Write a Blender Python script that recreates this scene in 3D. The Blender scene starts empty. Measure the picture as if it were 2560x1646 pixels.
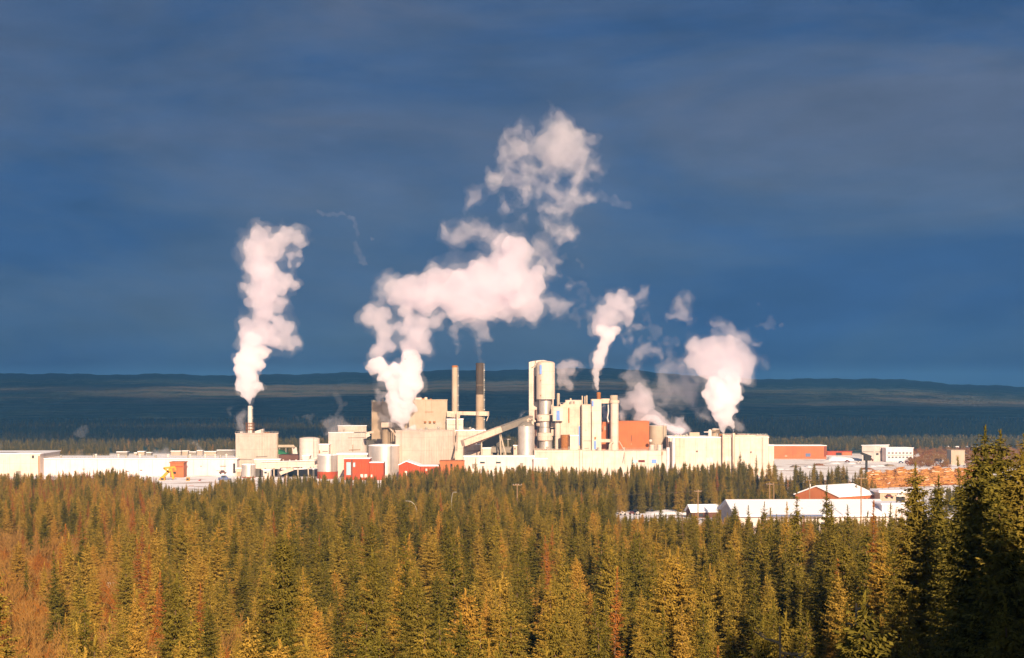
import bpy, math, random
import numpy as np
from mathutils import Vector, noise as mn

random.seed(7)
rng = np.random.default_rng(7)
SC = bpy.context.scene
COL = SC.collection
R = math.radians

# ------------------------------------------------------------------ camera
W0, H0 = 2560.0, 1646.0          # photograph size, used to turn pixels into sight lines
F = 4060.0                       # focal length in those pixels
HY = 1000.0                      # eye level row
HC = 56.0                        # eye height over the valley floor, metres
cam_d = bpy.data.cameras.new('camera'); cam = bpy.data.objects.new('camera', cam_d); COL.objects.link(cam)
cam.location = (0, 0, HC); cam.rotation_euler = (R(90), 0, 0)
cam_d.sensor_fit = 'HORIZONTAL'; cam_d.sensor_width = 36.0; cam_d.lens = 36.0*F/W0
cam_d.shift_y = (HY-H0/2)/W0
cam_d.clip_start = 0.5; cam_d.clip_end = 60000
SC.camera = cam

# ------------------------------------------------------------------ sun, sky, exposure
SUN_EL, SUN_AZ = 21.0, 11.0      # degrees; azimuth measured from straight behind the camera towards the right
sd = Vector((math.sin(R(SUN_AZ))*math.cos(R(SUN_EL)), -math.cos(R(SUN_AZ))*math.cos(R(SUN_EL)), math.sin(R(SUN_EL))))
sl = bpy.data.lights.new('sun', 'SUN'); sl.energy = 5.0; sl.angle = R(0.5); sl.color = (1.0, 0.77, 0.54)
so = bpy.data.objects.new('sun', sl); COL.objects.link(so); so.location = (0, -50, 300)
so.rotation_euler = sd.to_track_quat('Z', 'Y').to_euler()
world = bpy.data.worlds.new('World'); SC.world = world; world.use_nodes = True
wn, wl = world.node_tree.nodes, world.node_tree.links
wn.clear()
def N(nodes, t, **k):
    n = nodes.new(t)
    for a, b in k.items():
        if a == 'inp':
            for i, v in b.items(): n.inputs[i].default_value = v
        else: setattr(n, a, b)
    return n
sky = N(wn, 'ShaderNodeTexSky', sky_type='NISHITA', sun_disc=False, sun_elevation=R(SUN_EL), sun_rotation=R(180-SUN_AZ))
bg_sky = N(wn, 'ShaderNodeBackground', inp={'Strength': 0.07}); wl.new(sky.outputs[0], bg_sky.inputs[0])
tc = N(wn, 'ShaderNodeTexCoord')
mp = N(wn, 'ShaderNodeMapping', inp={'Scale': (1.0, 1.0, 3.2), 'Rotation': (0.06, 0.22, 0.3)})
wl.new(tc.outputs['Generated'], mp.inputs[0])
nz1 = N(wn, 'ShaderNodeTexNoise', inp={'Scale': 2.9, 'Detail': 9.0, 'Roughness': 0.60, 'Distortion': 0.5}); wl.new(mp.outputs[0], nz1.inputs['Vector'])
cr = N(wn, 'ShaderNodeValToRGB'); wl.new(nz1.outputs['Fac'], cr.inputs[0])
els = cr.color_ramp.elements
els[0].position = 0.40; els[0].color = (0.0165, 0.048, 0.122, 1)
els[1].position = 0.62; els[1].color = (0.048, 0.071, 0.118, 1)
e = els.new(0.5); e.color = (0.031, 0.060, 0.121, 1)
sep = N(wn, 'ShaderNodeSeparateXYZ'); wl.new(tc.outputs['Generated'], sep.inputs[0])
up = N(wn, 'ShaderNodeMapRange', inp={'From Min': 0.0, 'From Max': 0.16, 'To Min': 0.0, 'To Max': 1.0}); wl.new(sep.outputs['Z'], up.inputs[0])
low = N(wn, 'ShaderNodeMix', data_type='RGBA', blend_type='MULTIPLY', inp={'Factor': 1.0}); wl.new(cr.outputs[0], low.inputs[6])
grad = N(wn, 'ShaderNodeMix', data_type='RGBA'); wl.new(up.outputs[0], grad.inputs['Factor'])
grad.inputs[6].default_value = (0.74, 0.99, 1.08, 1); grad.inputs[7].default_value = (0.98, 0.86, 0.88, 1)
wl.new(grad.outputs[2], low.inputs[7])
nz2 = N(wn, 'ShaderNodeTexNoise', inp={'Scale': 11.0, 'Detail': 8.0, 'Roughness': 0.65}); wl.new(mp.outputs[0], nz2.inputs['Vector'])
mot = N(wn, 'ShaderNodeMapRange', inp={'From Min': 0.3, 'From Max': 0.7, 'To Min': 0.84, 'To Max': 1.16}); wl.new(nz2.outputs['Fac'], mot.inputs[0])
mo2 = N(wn, 'ShaderNodeVectorMath', operation='SCALE'); wl.new(low.outputs[2], mo2.inputs[0]); wl.new(mot.outputs[0], mo2.inputs['Scale'])
bg_cl = N(wn, 'ShaderNodeBackground', inp={'Strength': 1.0}); wl.new(mo2.outputs[0], bg_cl.inputs[0])
# the storm bank fills the north; to the south, behind the camera, the sky is clear
fy = N(wn, 'ShaderNodeMapRange', inp={'From Min': -0.5, 'From Max': 0.35, 'To Min': 0.5, 'To Max': 0.99}); wl.new(sep.outputs['Y'], fy.inputs[0])
ms = N(wn, 'ShaderNodeMixShader'); wl.new(fy.outputs[0], ms.inputs[0]); wl.new(bg_sky.outputs[0], ms.inputs[1]); wl.new(bg_cl.outputs[0], ms.inputs[2])
wo = N(wn, 'ShaderNodeOutputWorld'); wl.new(ms.outputs[0], wo.inputs['Surface'])
SC.view_settings.view_transform = 'Standard'; SC.view_settings.look = 'None'
SC.view_settings.exposure = 0.92; SC.view_settings.gamma = 1.0
cy = SC.cycles
cy.volume_bounces = 12; cy.transparent_max_bounces = 96; cy.max_bounces = 14; cy.diffuse_bounces = 3
cy.use_denoising = True
try: cy.denoiser = 'OPENIMAGEDENOISE'
except Exception: pass
cy.use_adaptive_sampling = True; cy.adaptive_threshold = 0.015

# ------------------------------------------------------------------ helpers
def X(px, D): return (px-W0/2)*D/F
def Z(py, D): return HC+(HY-py)*D/F
def S(p, D): return p*D/F

def link_nodes(m):
    m.use_nodes = True; nt = m.node_tree; nt.nodes.clear(); return nt.nodes, nt.links

def mat(name, col, col2=None, rough=0.8, metal=0.0, nscale=0.15, bump=0.0, streak=0.0, panel=0.0, contrast=(0.35, 0.7), spec=0.25):
    """Weathered surface: two tones of one colour in soft patches, optional vertical streaks and sheet-metal ribs."""
    m = bpy.data.materials.new(name); n, l = link_nodes(m)
    out = N(n, 'ShaderNodeOutputMaterial'); p = N(n, 'ShaderNodeBsdfPrincipled', inp={'Roughness': rough, 'Metallic': metal, 'Specular IOR Level': spec})
    l.new(p.outputs[0], out.inputs['Surface'])
    tc = N(n, 'ShaderNodeTexCoord'); geo = N(n, 'ShaderNodeNewGeometry')
    nz = N(n, 'ShaderNodeTexNoise', inp={'Scale': nscale, 'Detail': 6.0, 'Roughness': 0.6}); l.new(geo.outputs['Position'], nz.inputs['Vector'])
    rp = N(n, 'ShaderNodeMapRange', inp={'From Min': contrast[0], 'From Max': contrast[1]}); l.new(nz.outputs['Fac'], rp.inputs[0])
    mx = N(n, 'ShaderNodeMix', data_type='RGBA'); l.new(rp.outputs[0], mx.inputs['Factor'])
    c2 = col2 or tuple(c*0.8 for c in col)
    mx.inputs[6].default_value = (*col, 1); mx.inputs[7].default_value = (*c2, 1)
    last = mx.outputs[2]
    if streak:
        mpn = N(n, 'ShaderNodeMapping', inp={'Scale': (1.2, 1.2, 0.06)}); l.new(geo.outputs['Position'], mpn.inputs[0])
        n2 = N(n, 'ShaderNodeTexNoise', inp={'Scale': 1.0, 'Detail': 4.0}); l.new(mpn.outputs[0], n2.inputs['Vector'])
        r2 = N(n, 'ShaderNodeMapRange', inp={'From Min': 0.55, 'From Max': 0.8, 'To Max': streak}); l.new(n2.outputs['Fac'], r2.inputs[0])
        m2 = N(n, 'ShaderNodeMix', data_type='RGBA'); l.new(r2.outputs[0], m2.inputs['Factor']); l.new(last, m2.inputs[6])
        m2.inputs[7].default_value = (col[0]*0.55, col[1]*0.36, col[2]*0.22, 1); last = m2.outputs[2]
    l.new(last, p.inputs['Base Color'])
    if panel:
        sp = N(n, 'ShaderNodeSeparateXYZ'); l.new(geo.outputs['Position'], sp.inputs[0])
        ad = N(n, 'ShaderNodeMath', operation='ADD'); l.new(sp.outputs[0], ad.inputs[0]); l.new(sp.outputs[1], ad.inputs[1])
        mu = N(n, 'ShaderNodeMath', operation='MULTIPLY', inp={1: 2*math.pi/panel}); l.new(ad.outputs[0], mu.inputs[0])
        sn = N(n, 'ShaderNodeMath', operation='SINE'); l.new(mu.outputs[0], sn.inputs[0])
        bp = N(n, 'ShaderNodeBump', inp={'Strength': 0.5, 'Distance': 0.1}); l.new(sn.outputs[0], bp.inputs['Height']); l.new(bp.outputs[0], p.inputs['Normal'])
        sm = N(n, 'ShaderNodeMath', operation='FRACT'); dv = N(n, 'ShaderNodeMath', operation='DIVIDE', inp={1: panel*2}); l.new(ad.outputs[0], dv.inputs[0]); l.new(dv.outputs[0], sm.inputs[0])
        zf = N(n, 'ShaderNodeMath', operation='FRACT'); zd = N(n, 'ShaderNodeMath', operation='DIVIDE', inp={1: panel*2.4}); l.new(sp.outputs[2], zd.inputs[0]); l.new(zd.outputs[0], zf.inputs[0])
        s1 = N(n, 'ShaderNodeMath', operation='LESS_THAN', inp={1: .05}); l.new(sm.outputs[0], s1.inputs[0]); s2 = N(n, 'ShaderNodeMath', operation='LESS_THAN', inp={1: .03}); l.new(zf.outputs[0], s2.inputs[0])
        s3 = N(n, 'ShaderNodeMath', operation='MAXIMUM'); l.new(s1.outputs[0], s3.inputs[0]); l.new(s2.outputs[0], s3.inputs[1]); s4 = N(n, 'ShaderNodeMath', operation='MULTIPLY', inp={1: .35}); l.new(s3.outputs[0], s4.inputs[0])
        m5 = N(n, 'ShaderNodeMix', data_type='RGBA', inp={7: (col[0]*.5, col[1]*.42, col[2]*.35, 1)}); l.new(s4.outputs[0], m5.inputs['Factor']); l.new(last, m5.inputs[6]); l.new(m5.outputs[2], p.inputs['Base Color'])
    elif bump:
        n3 = N(n, 'ShaderNodeTexNoise', inp={'Scale': 1.5, 'Detail': 5.0}); l.new(geo.outputs['Position'], n3.inputs['Vector'])
        bp = N(n, 'ShaderNodeBump', inp={'Strength': bump, 'Distance': 0.4}); l.new(n3.outputs['Fac'], bp.inputs['Height']); l.new(bp.outputs[0], p.inputs['Normal'])
    return m

M = {}
M['cream'] = mat('cream_cladding', (0.60, 0.47, 0.37), (0.46, 0.34, 0.27), streak=0.5, panel=3.0)
M['cream2'] = mat('pale_cladding', (0.62, 0.51, 0.43), (0.50, 0.40, 0.34), streak=0.4, panel=4.0)
M['white'] = mat('white_cladding', (0.64, 0.54, 0.49), (0.52, 0.44, 0.40), streak=0.3, panel=3.5)
M['pinkwhite'] = mat('chalk_white_cladding', (0.60, 0.54, 0.55), (0.54, 0.47, 0.47), streak=0.25, panel=5.0)
M['tan'] = mat('tan_concrete', (0.35, 0.26, 0.18), (0.28, 0.20, 0.13), streak=0.45, nscale=0.1, bump=0.15)
M['tanlight'] = mat('light_tan_concrete', (0.42, 0.34, 0.26), (0.35, 0.27, 0.19), streak=0.45, nscale=0.1)
M['orange'] = mat('orange_brick', (0.42, 0.135, 0.045), (0.34, 0.10, 0.035), streak=0.45, nscale=0.08)
M['red'] = mat('red_cladding', (0.38, 0.066, 0.020), (0.29, 0.045, 0.016), streak=0.4, panel=1.2)
M['brown'] = mat('brown_cladding', (0.13, 0.055, 0.035), (0.09, 0.04, 0.03), streak=0.2)
M['darkstack'] = mat('dark_painted_concrete', (0.075, 0.050, 0.032), (0.055, 0.038, 0.025), streak=0.3)
M['grey'] = mat('grey_steel', (0.26, 0.22, 0.18), (0.2, 0.17, 0.14), streak=0.3)
M['greydark'] = mat('dark_grey_steel', (0.10, 0.085, 0.07), (0.07, 0.06, 0.05))
M['metal'] = mat('brushed_silo_metal', (0.62, 0.56, 0.52), (0.50, 0.45, 0.42), rough=0.42, metal=0.6, streak=0.2)
M['snow'] = mat('snow', (0.88, 0.85, 0.88), (0.82, 0.80, 0.84), nscale=0.3, bump=0.3)
M['blue'] = mat('blue_glazing', (0.16, 0.26, 0.55), (0.12, 0.21, 0.48), rough=0.35)
M['paleblue'] = mat('pale_blue_door', (0.30, 0.46, 0.52), rough=0.5)
M['green'] = mat('green_roofing', (0.02, 0.16, 0.06), (0.02, 0.11, 0.05))
M['rust'] = mat('rusty_steel', (0.33, 0.13, 0.03), (0.22, 0.075, 0.02), nscale=0.6)
M['yellow'] = mat('yellow_paint', (0.62, 0.30, 0.02), (0.5, 0.22, 0.02), nscale=0.5, rough=0.5)
M['dark'] = mat('dark_opening', (0.03, 0.025, 0.02))
M['maroon'] = mat('maroon_trim', (0.14, 0.02, 0.015))
M['tyre'] = mat('tyre_rubber', (0.02, 0.02, 0.02))
M['glass'] = mat('window_glass', (0.04, 0.045, 0.05), rough=0.15, spec=0.5)
M['wood'] = mat('weathered_pole_wood', (0.30, 0.18, 0.09), (0.22, 0.13, 0.07), nscale=0.8)
M['wire'] = mat('cable', (0.12, 0.09, 0.06))
M['bluegrey'] = mat('slate_blue_paint', (0.10, 0.13, 0.24), rough=0.4)
M['lampsteel'] = mat('galvanised_steel', (0.38, 0.34, 0.29), rough=0.5, metal=0.3)

class MB:
    def __init__(s): s.v = []; s.f = []; s.m = []
    def add(s, v, f):
        b = len(s.v); s.v += [tuple(p) for p in v]; s.f += [tuple(i+b for i in q) for q in f]; return s
    def prism(s, fp, z0, z1):
        """fp: footprint counter-clockwise; z1 may be a list of heights per corner."""
        n = len(fp); zt = z1 if isinstance(z1, (list, tuple)) else [z1]*n
        v = [(x, y, z0) for x, y in fp]+[(fp[i][0], fp[i][1], zt[i]) for i in range(n)]
        f = [tuple(range(n))[::-1], tuple(range(n, 2*n))]+[(i, (i+1) % n, n+(i+1) % n, n+i) for i in range(n)]
        return s.add(v, f)
    def box(s, x0, x1, y0, y1, z0, z1): return s.prism([(x0, y0), (x1, y0), (x1, y1), (x0, y1)], z0, z1)
    def lathe(s, cx, cy, prof, n=32, a0=0.0):
        """prof: list of (radius, z) from bottom to top, closed by caps."""
        v = []; f = []
        for r, z in prof:
            for i in range(n):
                a = a0+2*math.pi*i/n; v.append((cx+r*math.cos(a), cy+r*math.sin(a), z))
        for k in range(len(prof)-1):
            for i in range(n):
                j = (i+1) % n; f.append((k*n+i, k*n+j, (k+1)*n+j, (k+1)*n+i))
        f.append(tuple(range(n))[::-1]); f.append(tuple(range((len(prof)-1)*n, len(prof)*n)))
        return s.add(v, f)
    def tube(s, pts, rad, n=8, caps=True):
        pts = [Vector(p) for p in pts]; m_ = len(pts); rads = rad if isinstance(rad, (list, tuple)) else [rad]*m_
        v = []; f = []; ref = None
        for i, p in enumerate(pts):
            t = (pts[min(i+1, m_-1)]-pts[max(i-1, 0)]).normalized()
            if ref is None: ref = Vector((0, 0, 1)) if abs(t.z) < 0.9 else Vector((1, 0, 0))
            a = t.cross(ref).normalized(); b = a.cross(t).normalized()
            for k in range(n):
                an = 2*math.pi*k/n; v.append(p+(a*math.cos(an)+b*math.sin(an))*rads[i])
        for i in range(m_-1):
            for k in range(n):
                j = (k+1) % n; f.append((i*n+k, i*n+j, (i+1)*n+j, (i+1)*n+k))
        if caps: f.append(tuple(range(n))[::-1]); f.append(tuple(range((m_-1)*n, m_*n)))
        return s.add(v, f)
    def beam(s, a, b, w, h):
        """rectangular beam from a to b (points on its centre line)."""
        a, b = Vector(a), Vector(b); t = (b-a).normalized(); sx = t.cross(Vector((0, 0, 1)))
        sx = sx.normalized() if sx.length > 1e-4 else Vector((1, 0, 0)); u = sx.cross(t).normalized()
        v = [p+sx*i*w/2+u*j*h/2 for p in (a, b) for i, j in ((-1, -1), (1, -1), (1, 1), (-1, 1))]
        return s.add(v, [(0, 1, 2, 3)[::-1], (4, 5, 6, 7)]+[(i, (i+1) % 4, 4+(i+1) % 4, 4+i) for i in range(4)])
    def sphere(s, c, r, nu=16, nv=10, sc=(1, 1, 1)):
        prof = [(math.sin(math.pi*k/nv)*r, -math.cos(math.pi*k/nv)*r) for k in range(1, nv)]
        v = [(c[0], c[1], c[2]-r*sc[2])]
        for rr, z in prof:
            for i in range(nu):
                a = 2*math.pi*i/nu; v.append((c[0]+rr*math.cos(a)*sc[0], c[1]+rr*math.sin(a)*sc[1], c[2]+z*sc[2]))
        v.append((c[0], c[1], c[2]+r*sc[2])); f = []
        for i in range(nu): f.append((0, 1+(i+1) % nu, 1+i))
        for k in range(nv-2):
            for i in range(nu):
                j = (i+1) % nu; f.append((1+k*nu+i, 1+k*nu+j, 1+(k+1)*nu+j, 1+(k+1)*nu+i))
        L = len(v)-1; b = 1+(nv-2)*nu
        for i in range(nu): f.append((b+i, b+(i+1) % nu, L))
        return s.add(v, f)
    def build(s, name, material, parent=None, smooth=False, origin=None):
        me = bpy.data.meshes.new(name); o0 = Vector((0, 0, 0))
        if parent is not None: o0 = parent.matrix_world.translation if False else Vector(parent.get('_o', (0, 0, 0)))
        elif origin is not None: o0 = Vector(origin)
        vv = [(p[0]-o0.x, p[1]-o0.y, p[2]-o0.z) for p in s.v]
        me.from_pydata(vv, [], s.f); me.materials.append(M[material] if isinstance(material, str) else material); me.update()
        if smooth:
            me.polygons.foreach_set('use_smooth', [True]*len(me.polygons))
            try: me.set_sharp_from_angle(angle=R(35))
            except Exception: pass
        o = bpy.data.objects.new(name, me); COL.objects.link(o)
        if parent is not None: o.parent = parent; o['_o'] = tuple(o0)
        else: o.location = o0; o['_o'] = tuple(o0)
        return o

def tag(o, label=None, cat=None, group=None, kind=None):
    if label: o['label'] = label
    if cat: o['category'] = cat
    if group: o['group'] = group
    if kind: o['kind'] = kind
    return o
def thing(name, loc, label, cat, group=None):
    o = bpy.data.objects.new(name, None); o.empty_display_size = 1; COL.objects.link(o); o.location = loc; o['_o'] = tuple(loc)
    return tag(o, label, cat, group)

# ------------------------------------------------------------------ ground
HILL = np.array([[-400, 938], [0, 934], [100, 936], [250, 938], [400, 937], [600, 940], [800, 935], [1000, 932], [1130, 928], [1300, 927], [1400, 923], [1500, 922],
                 [1620, 931], [1750, 941], [1882, 948], [2020, 949], [2180, 947], [2300, 954], [2400, 962], [2560, 969], [2900, 980]], float)
NEAR_D = np.array([-400, -40, -8, 0, 8, 20, 40, 60, 100, 200, 350, 500, 700, 850, 1000], float)
NEAR_Z = np.array([53, 54, 54.2, 53.5, 51, 43, 35, 31, 27, 18.5, 12, 7, 1.2, 0, 0], float)
def sstep(t): t = np.clip(t, 0, 1); return t*t*(3-2*t)
def wob(x, y, s, seed=0.0):
    return np.sin(x/s+seed)*np.cos(y/s*1.3+seed*2.1)+0.5*np.sin(x/s*2.3+1.7+seed)*np.sin(y/s*1.9+0.6)
def ground_z(x, y):
    x = np.asarray(x, float); y = np.asarray(y, float)
    z = np.interp(y, NEAR_D, NEAR_Z)
    px = np.where(y > 5, x/np.maximum(y, 5)*F+W0/2, 1280)
    right = sstep((px-2000)/500.0)*np.interp(y, [0, 60, 110, 250, 450], [0, 1, 5, 3, 0])
    z = z+right+wob(x, y, 38)*np.interp(y, [0, 60, 300, 700, 1000], [0, .6, 1.0, .3, 0])
    top = np.interp(px, HILL[:, 0], HILL[:, 1])+1.3*np.sin(px/37.0)+0.9*np.sin(px/13.0+1)+.6*np.sin(px/5.3)
    zt = HC+(HY-top)*9500/F
    t = sstep((y-3300)/6200.0)
    low = 26*np.exp(-((y-4300)/650)**2)*(0.6+0.4*np.sin(x/900+1.0)) + 30*np.exp(-((y-6000)/800)**2)*(0.5+0.5*np.sin(x/1400+2.0))
    far = (zt*t**1.25+low)*(1-0.5*sstep((y-9500)/6000.0))
    far = far+wob(x, y, 420, 1.3)*6*sstep((y-3300)/2500)*(1-sstep((y-8300)/1000))
    return z+far
ys = np.concatenate([np.linspace(-400, -20, 8), np.linspace(-10, 130, 60), np.geomspace(135, 16000, 170)])
us = np.linspace(-0.62, 0.62, 521)
gx = np.array([[u*max(abs(y), 700 if y < 700 else y)*1.0 for u in us] for y in ys]); gy = np.repeat(ys[:, None], len(us), 1)
gz = ground_z(gx, gy)
nr, nc = gx.shape
gv = np.stack([gx, gy, gz], -1).reshape(-1, 3)
gi = np.arange(nr*nc).reshape(nr, nc)
gf = np.stack([gi[:-1, :-1], gi[:-1, 1:], gi[1:, 1:], gi[1:, :-1]], -1).reshape(-1, 4)
me = bpy.data.meshes.new('ground'); me.from_pydata(gv.tolist(), [], gf.tolist()); me.polygons.foreach_set('use_smooth', [True]*len(gf))
ground = bpy.data.objects.new('ground', me); COL.objects.link(ground); tag(ground, 'valley floor of forest soil and snow rising into low wooded hills', None, None, 'structure')
def ground_material():
    m = bpy.data.materials.new('forest_floor_snow_and_hills'); n, l = link_nodes(m)
    out = N(n, 'ShaderNodeOutputMaterial'); p = N(n, 'ShaderNodeBsdfPrincipled', inp={'Roughness': 0.95, 'Specular IOR Level': 0.05}); l.new(p.outputs[0], out.inputs['Surface'])
    geo = N(n, 'ShaderNodeNewGeometry'); sp = N(n, 'ShaderNodeSeparateXYZ'); l.new(geo.outputs['Position'], sp.inputs[0])
    def noise(scale, detail=5, sx=(1, 1, 1), rough=0.6):
        mpn = N(n, 'ShaderNodeMapping', inp={'Scale': sx}); l.new(geo.outputs['Position'], mpn.inputs[0])
        t = N(n, 'ShaderNodeTexNoise', inp={'Scale': scale, 'Detail': detail, 'Roughness': rough}); l.new(mpn.outputs[0], t.inputs['Vector']); return t.outputs['Fac']
    def rng_(src, a, b, c=0.0, d=1.0):
        t = N(n, 'ShaderNodeMapRange', interpolation_type='SMOOTHSTEP', inp={'From Min': a, 'From Max': b, 'To Min': c, 'To Max': d}); l.new(src, t.inputs[0]); return t.outputs[0]
    def mix(f, a, b):
        t = N(n, 'ShaderNodeMix', data_type='RGBA'); l.new(f, t.inputs['Factor'])
        for s, i in ((a, 6), (b, 7)):
            if isinstance(s, tuple): t.inputs[i].default_value = (*s, 1)
            else: l.new(s, t.inputs[i])
        return t.outputs[2]
    def mul(a, b):
        t = N(n, 'ShaderNodeMath', operation='MULTIPLY'); l.new(a, t.inputs[0]); l.new(b, t.inputs[1]); return t.outputs[0]
    soil = mix(rng_(noise(0.3), 0.4, 0.6), (0.030, 0.022, 0.010), (0.065, 0.040, 0.016))
    soil = mix(rng_(noise(0.11), 0.60, 0.66), soil, (0.55, 0.52, 0.52))
    yard = mix(rng_(noise(0.06, 7, (0.35, 1.3, 1)), 0.55, 0.63), (0.88, 0.83, 0.84), (0.34, 0.19, 0.11))
    inyard = mul(rng_(sp.outputs[1], 800, 880), rng_(sp.outputs[1], 1760, 1640))
    mx_ = N(n, 'ShaderNodeMath', operation='MAXIMUM'); l.new(inyard, mx_.inputs[0]); l.new(mul(mul(rng_(sp.outputs[0], 40, 55), rng_(sp.outputs[1], 560, 600)), rng_(sp.outputs[1], 900, 880)), mx_.inputs[1])
    near = mix(mx_.outputs[0], soil, yard)
    # wooded hills: dark conifers, browner leafless stands and pale snowed clearings in long belts, plus a painted sunlit belt
    belts = noise(0.0011, 4, (0.35, 1.0, 1.0), 0.5)
    wood = mix(rng_(noise(0.004, 8, (0.5, 1.6, 1)), 0.40, 0.62), (0.040, 0.066, 0.038), (0.15, 0.145, 0.080))
    wood = mix(rng_(noise(0.012, 6, (1, .5, 1), .7), 0.44, 0.54), wood, (0.024, 0.040, 0.024))
    wood = mix(rng_(noise(0.0075, 6, (.5, 1.5, 1), .7), 0.58, 0.66), wood, (0.20, 0.19, 0.13))
    band = mul(mul(rng_(sp.outputs[1], 4900, 5500), rng_(sp.outputs[1], 7200, 6500)), rng_(noise(0.0016, 5, (0.5, 1, 1)), 0.40, 0.56))  # paler brown belt painted where sunlight crosses the far hills
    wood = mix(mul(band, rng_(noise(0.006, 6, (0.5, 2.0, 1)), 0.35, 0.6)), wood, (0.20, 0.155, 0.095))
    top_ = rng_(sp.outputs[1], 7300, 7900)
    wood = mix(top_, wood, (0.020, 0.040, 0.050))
    clear = mul(rng_(noise(0.0045, 5, (0.25, 2.2, 1)), 0.655, 0.69), rng_(sp.outputs[1], 6900, 6400))
    wood = mix(clear, wood, (0.32, 0.31, 0.32))
    fx = N(n, 'ShaderNodeVectorMath', operation='DISTANCE', inp={1: (X(2363, 2700), 2720, 0)}); mq = N(n, 'ShaderNodeMapping', inp={'Scale': (1, .28, 0)}); l.new(geo.outputs['Position'], mq.inputs[0]); l.new(mq.outputs[0], fx.inputs[0]); fx.inputs[1].default_value = (X(2363, 2700), 2720*.28, 0)
    patch = mul(rng_(fx.outputs['Value'], 62, 40), rng_(noise(0.02, 5), .38, .46)); wood = mix(patch, wood, (.85, .82, .84))
    far = rng_(sp.outputs[1], 1650, 1760)
    colr = mix(far, near, wood)
    l.new(colr, p.inputs['Base Color'])
    bp = N(n, 'ShaderNodeBump', inp={'Strength': 0.8, 'Distance': 9.0})
    vo = N(n, 'ShaderNodeTexVoronoi', inp={'Scale': 0.07}); l.new(geo.outputs['Position'], vo.inputs['Vector'])
    mm = N(n, 'ShaderNodeMath', operation='MULTIPLY'); l.new(vo.outputs['Distance'], mm.inputs[0]); l.new(far, mm.inputs[1])
    l.new(mm.outputs[0], bp.inputs['Height']); l.new(bp.outputs[0], p.inputs['Normal'])
    return m
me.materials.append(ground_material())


# unseen cloud deck, added above the view and shaped to shade the far hills
def shading_cloud():
    m = bpy.data.materials.new('shading_cloud_underside'); n, l = link_nodes(m); out = N(n, 'ShaderNodeOutputMaterial'); d = N(n, 'ShaderNodeBsdfDiffuse', inp={'Color': (.30, .33, .40, 1)})
    geo = N(n, 'ShaderNodeNewGeometry'); mpn = N(n, 'ShaderNodeMapping', inp={'Scale': (.35, 1.0, 1.0)}); l.new(geo.outputs['Position'], mpn.inputs[0]); nz = N(n, 'ShaderNodeTexNoise', inp={'Scale': .0022, 'Detail': 5.0, 'Roughness': .55}); l.new(mpn.outputs[0], nz.inputs['Vector'])
    sp = N(n, 'ShaderNodeSeparateXYZ'); l.new(geo.outputs['Position'], sp.inputs[0])
    def mr(src, a, b):
        t = N(n, 'ShaderNodeMapRange', interpolation_type='SMOOTHSTEP', inp={'From Min': a, 'From Max': b}); l.new(src, t.inputs[0]); return t.outputs[0]
    def mth(op, a, b):
        t = N(n, 'ShaderNodeMath', operation=op)
        for q, i in ((a, 0), (b, 1)):
            if isinstance(q, float): t.inputs[i].default_value = q
            else: l.new(q, t.inputs[i])
        return t.outputs[0]
    win = mth('MULTIPLY', mr(sp.outputs[1], 2850, 3150), mr(sp.outputs[1], 4300, 3900)); front = mr(sp.outputs[1], 1500, 1090)  # deck thinned here so sunlight reaches the hill belt and the front edge
    thin = mth('MAXIMUM', mth('MULTIPLY', win, mr(nz.outputs['Fac'], .34, .56)), mth('MULTIPLY', front, mr(nz.outputs['Fac'], .42, .58)))
    thin = mth('MAXIMUM', thin, mth('MULTIPLY', mr(nz.outputs['Fac'], .46, .66), .8)); thin = mth('MULTIPLY', thin, .85)
    tr = N(n, 'ShaderNodeBsdfTransparent'); mx = N(n, 'ShaderNodeMixShader'); l.new(thin, mx.inputs[0]); l.new(d.outputs[0], mx.inputs[1]); l.new(tr.outputs[0], mx.inputs[2]); l.new(mx.outputs[0], out.inputs[0])
    for y0, y1, ph in ((1110, 7000, 0.0),):
        nx_, ny_ = 80, 60; top = []; bot = []
        for j in range(ny_+1):
            for i in range(nx_+1):
                x = -5200+11500*i/nx_; e0 = y0+60*math.sin(x/400+ph)+35*math.sin(x/130+1); e1 = y1+190*math.sin(x/620+ph)+110*math.sin(x/240)
                if ph > 1: e0 -= 300*sstep((-x-600)/1500)-150*math.sin(x/330)
                y = e0+(e1-e0)*j/ny_; z = HC+.30*y; b = 25*mn.noise(Vector((x/300, y/300, ph)))
                edge = min(1, 4*min(i, nx_-i, j, ny_-j)/ny_); bot.append((x, y, z+b-10*edge)); top.append((x, y, z+b+8+60*edge))
        v = bot+top; k = len(bot); f = []
        for j in range(ny_):
            for i in range(nx_):
                a = j*(nx_+1)+i; f += [(a, a+nx_+1, a+nx_+2, a+1), (k+a, k+a+1, k+a+nx_+2, k+a+nx_+1)]
        ring = [i for i in range(nx_)]+[nx_+(nx_+1)*j for j in range(ny_)]+[ny_*(nx_+1)+i for i in range(nx_, 0, -1)]+[(nx_+1)*j for j in range(ny_, 0, -1)]
        for q in range(len(ring)): a, b_ = ring[q], ring[(q+1) % len(ring)]; f.append((a, b_, k+b_, k+a))
        me = bpy.data.meshes.new('shading_cloud'); me.from_pydata(v, [], f); me.materials.append(m); me.polygons.foreach_set('use_smooth', [True]*len(f))
        o = bpy.data.objects.new('shading_cloud', me); COL.objects.link(o); tag(o, 'unseen slate grey cloud deck added to shade the wooded hills', None, None, 'structure')
shading_cloud()
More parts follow.
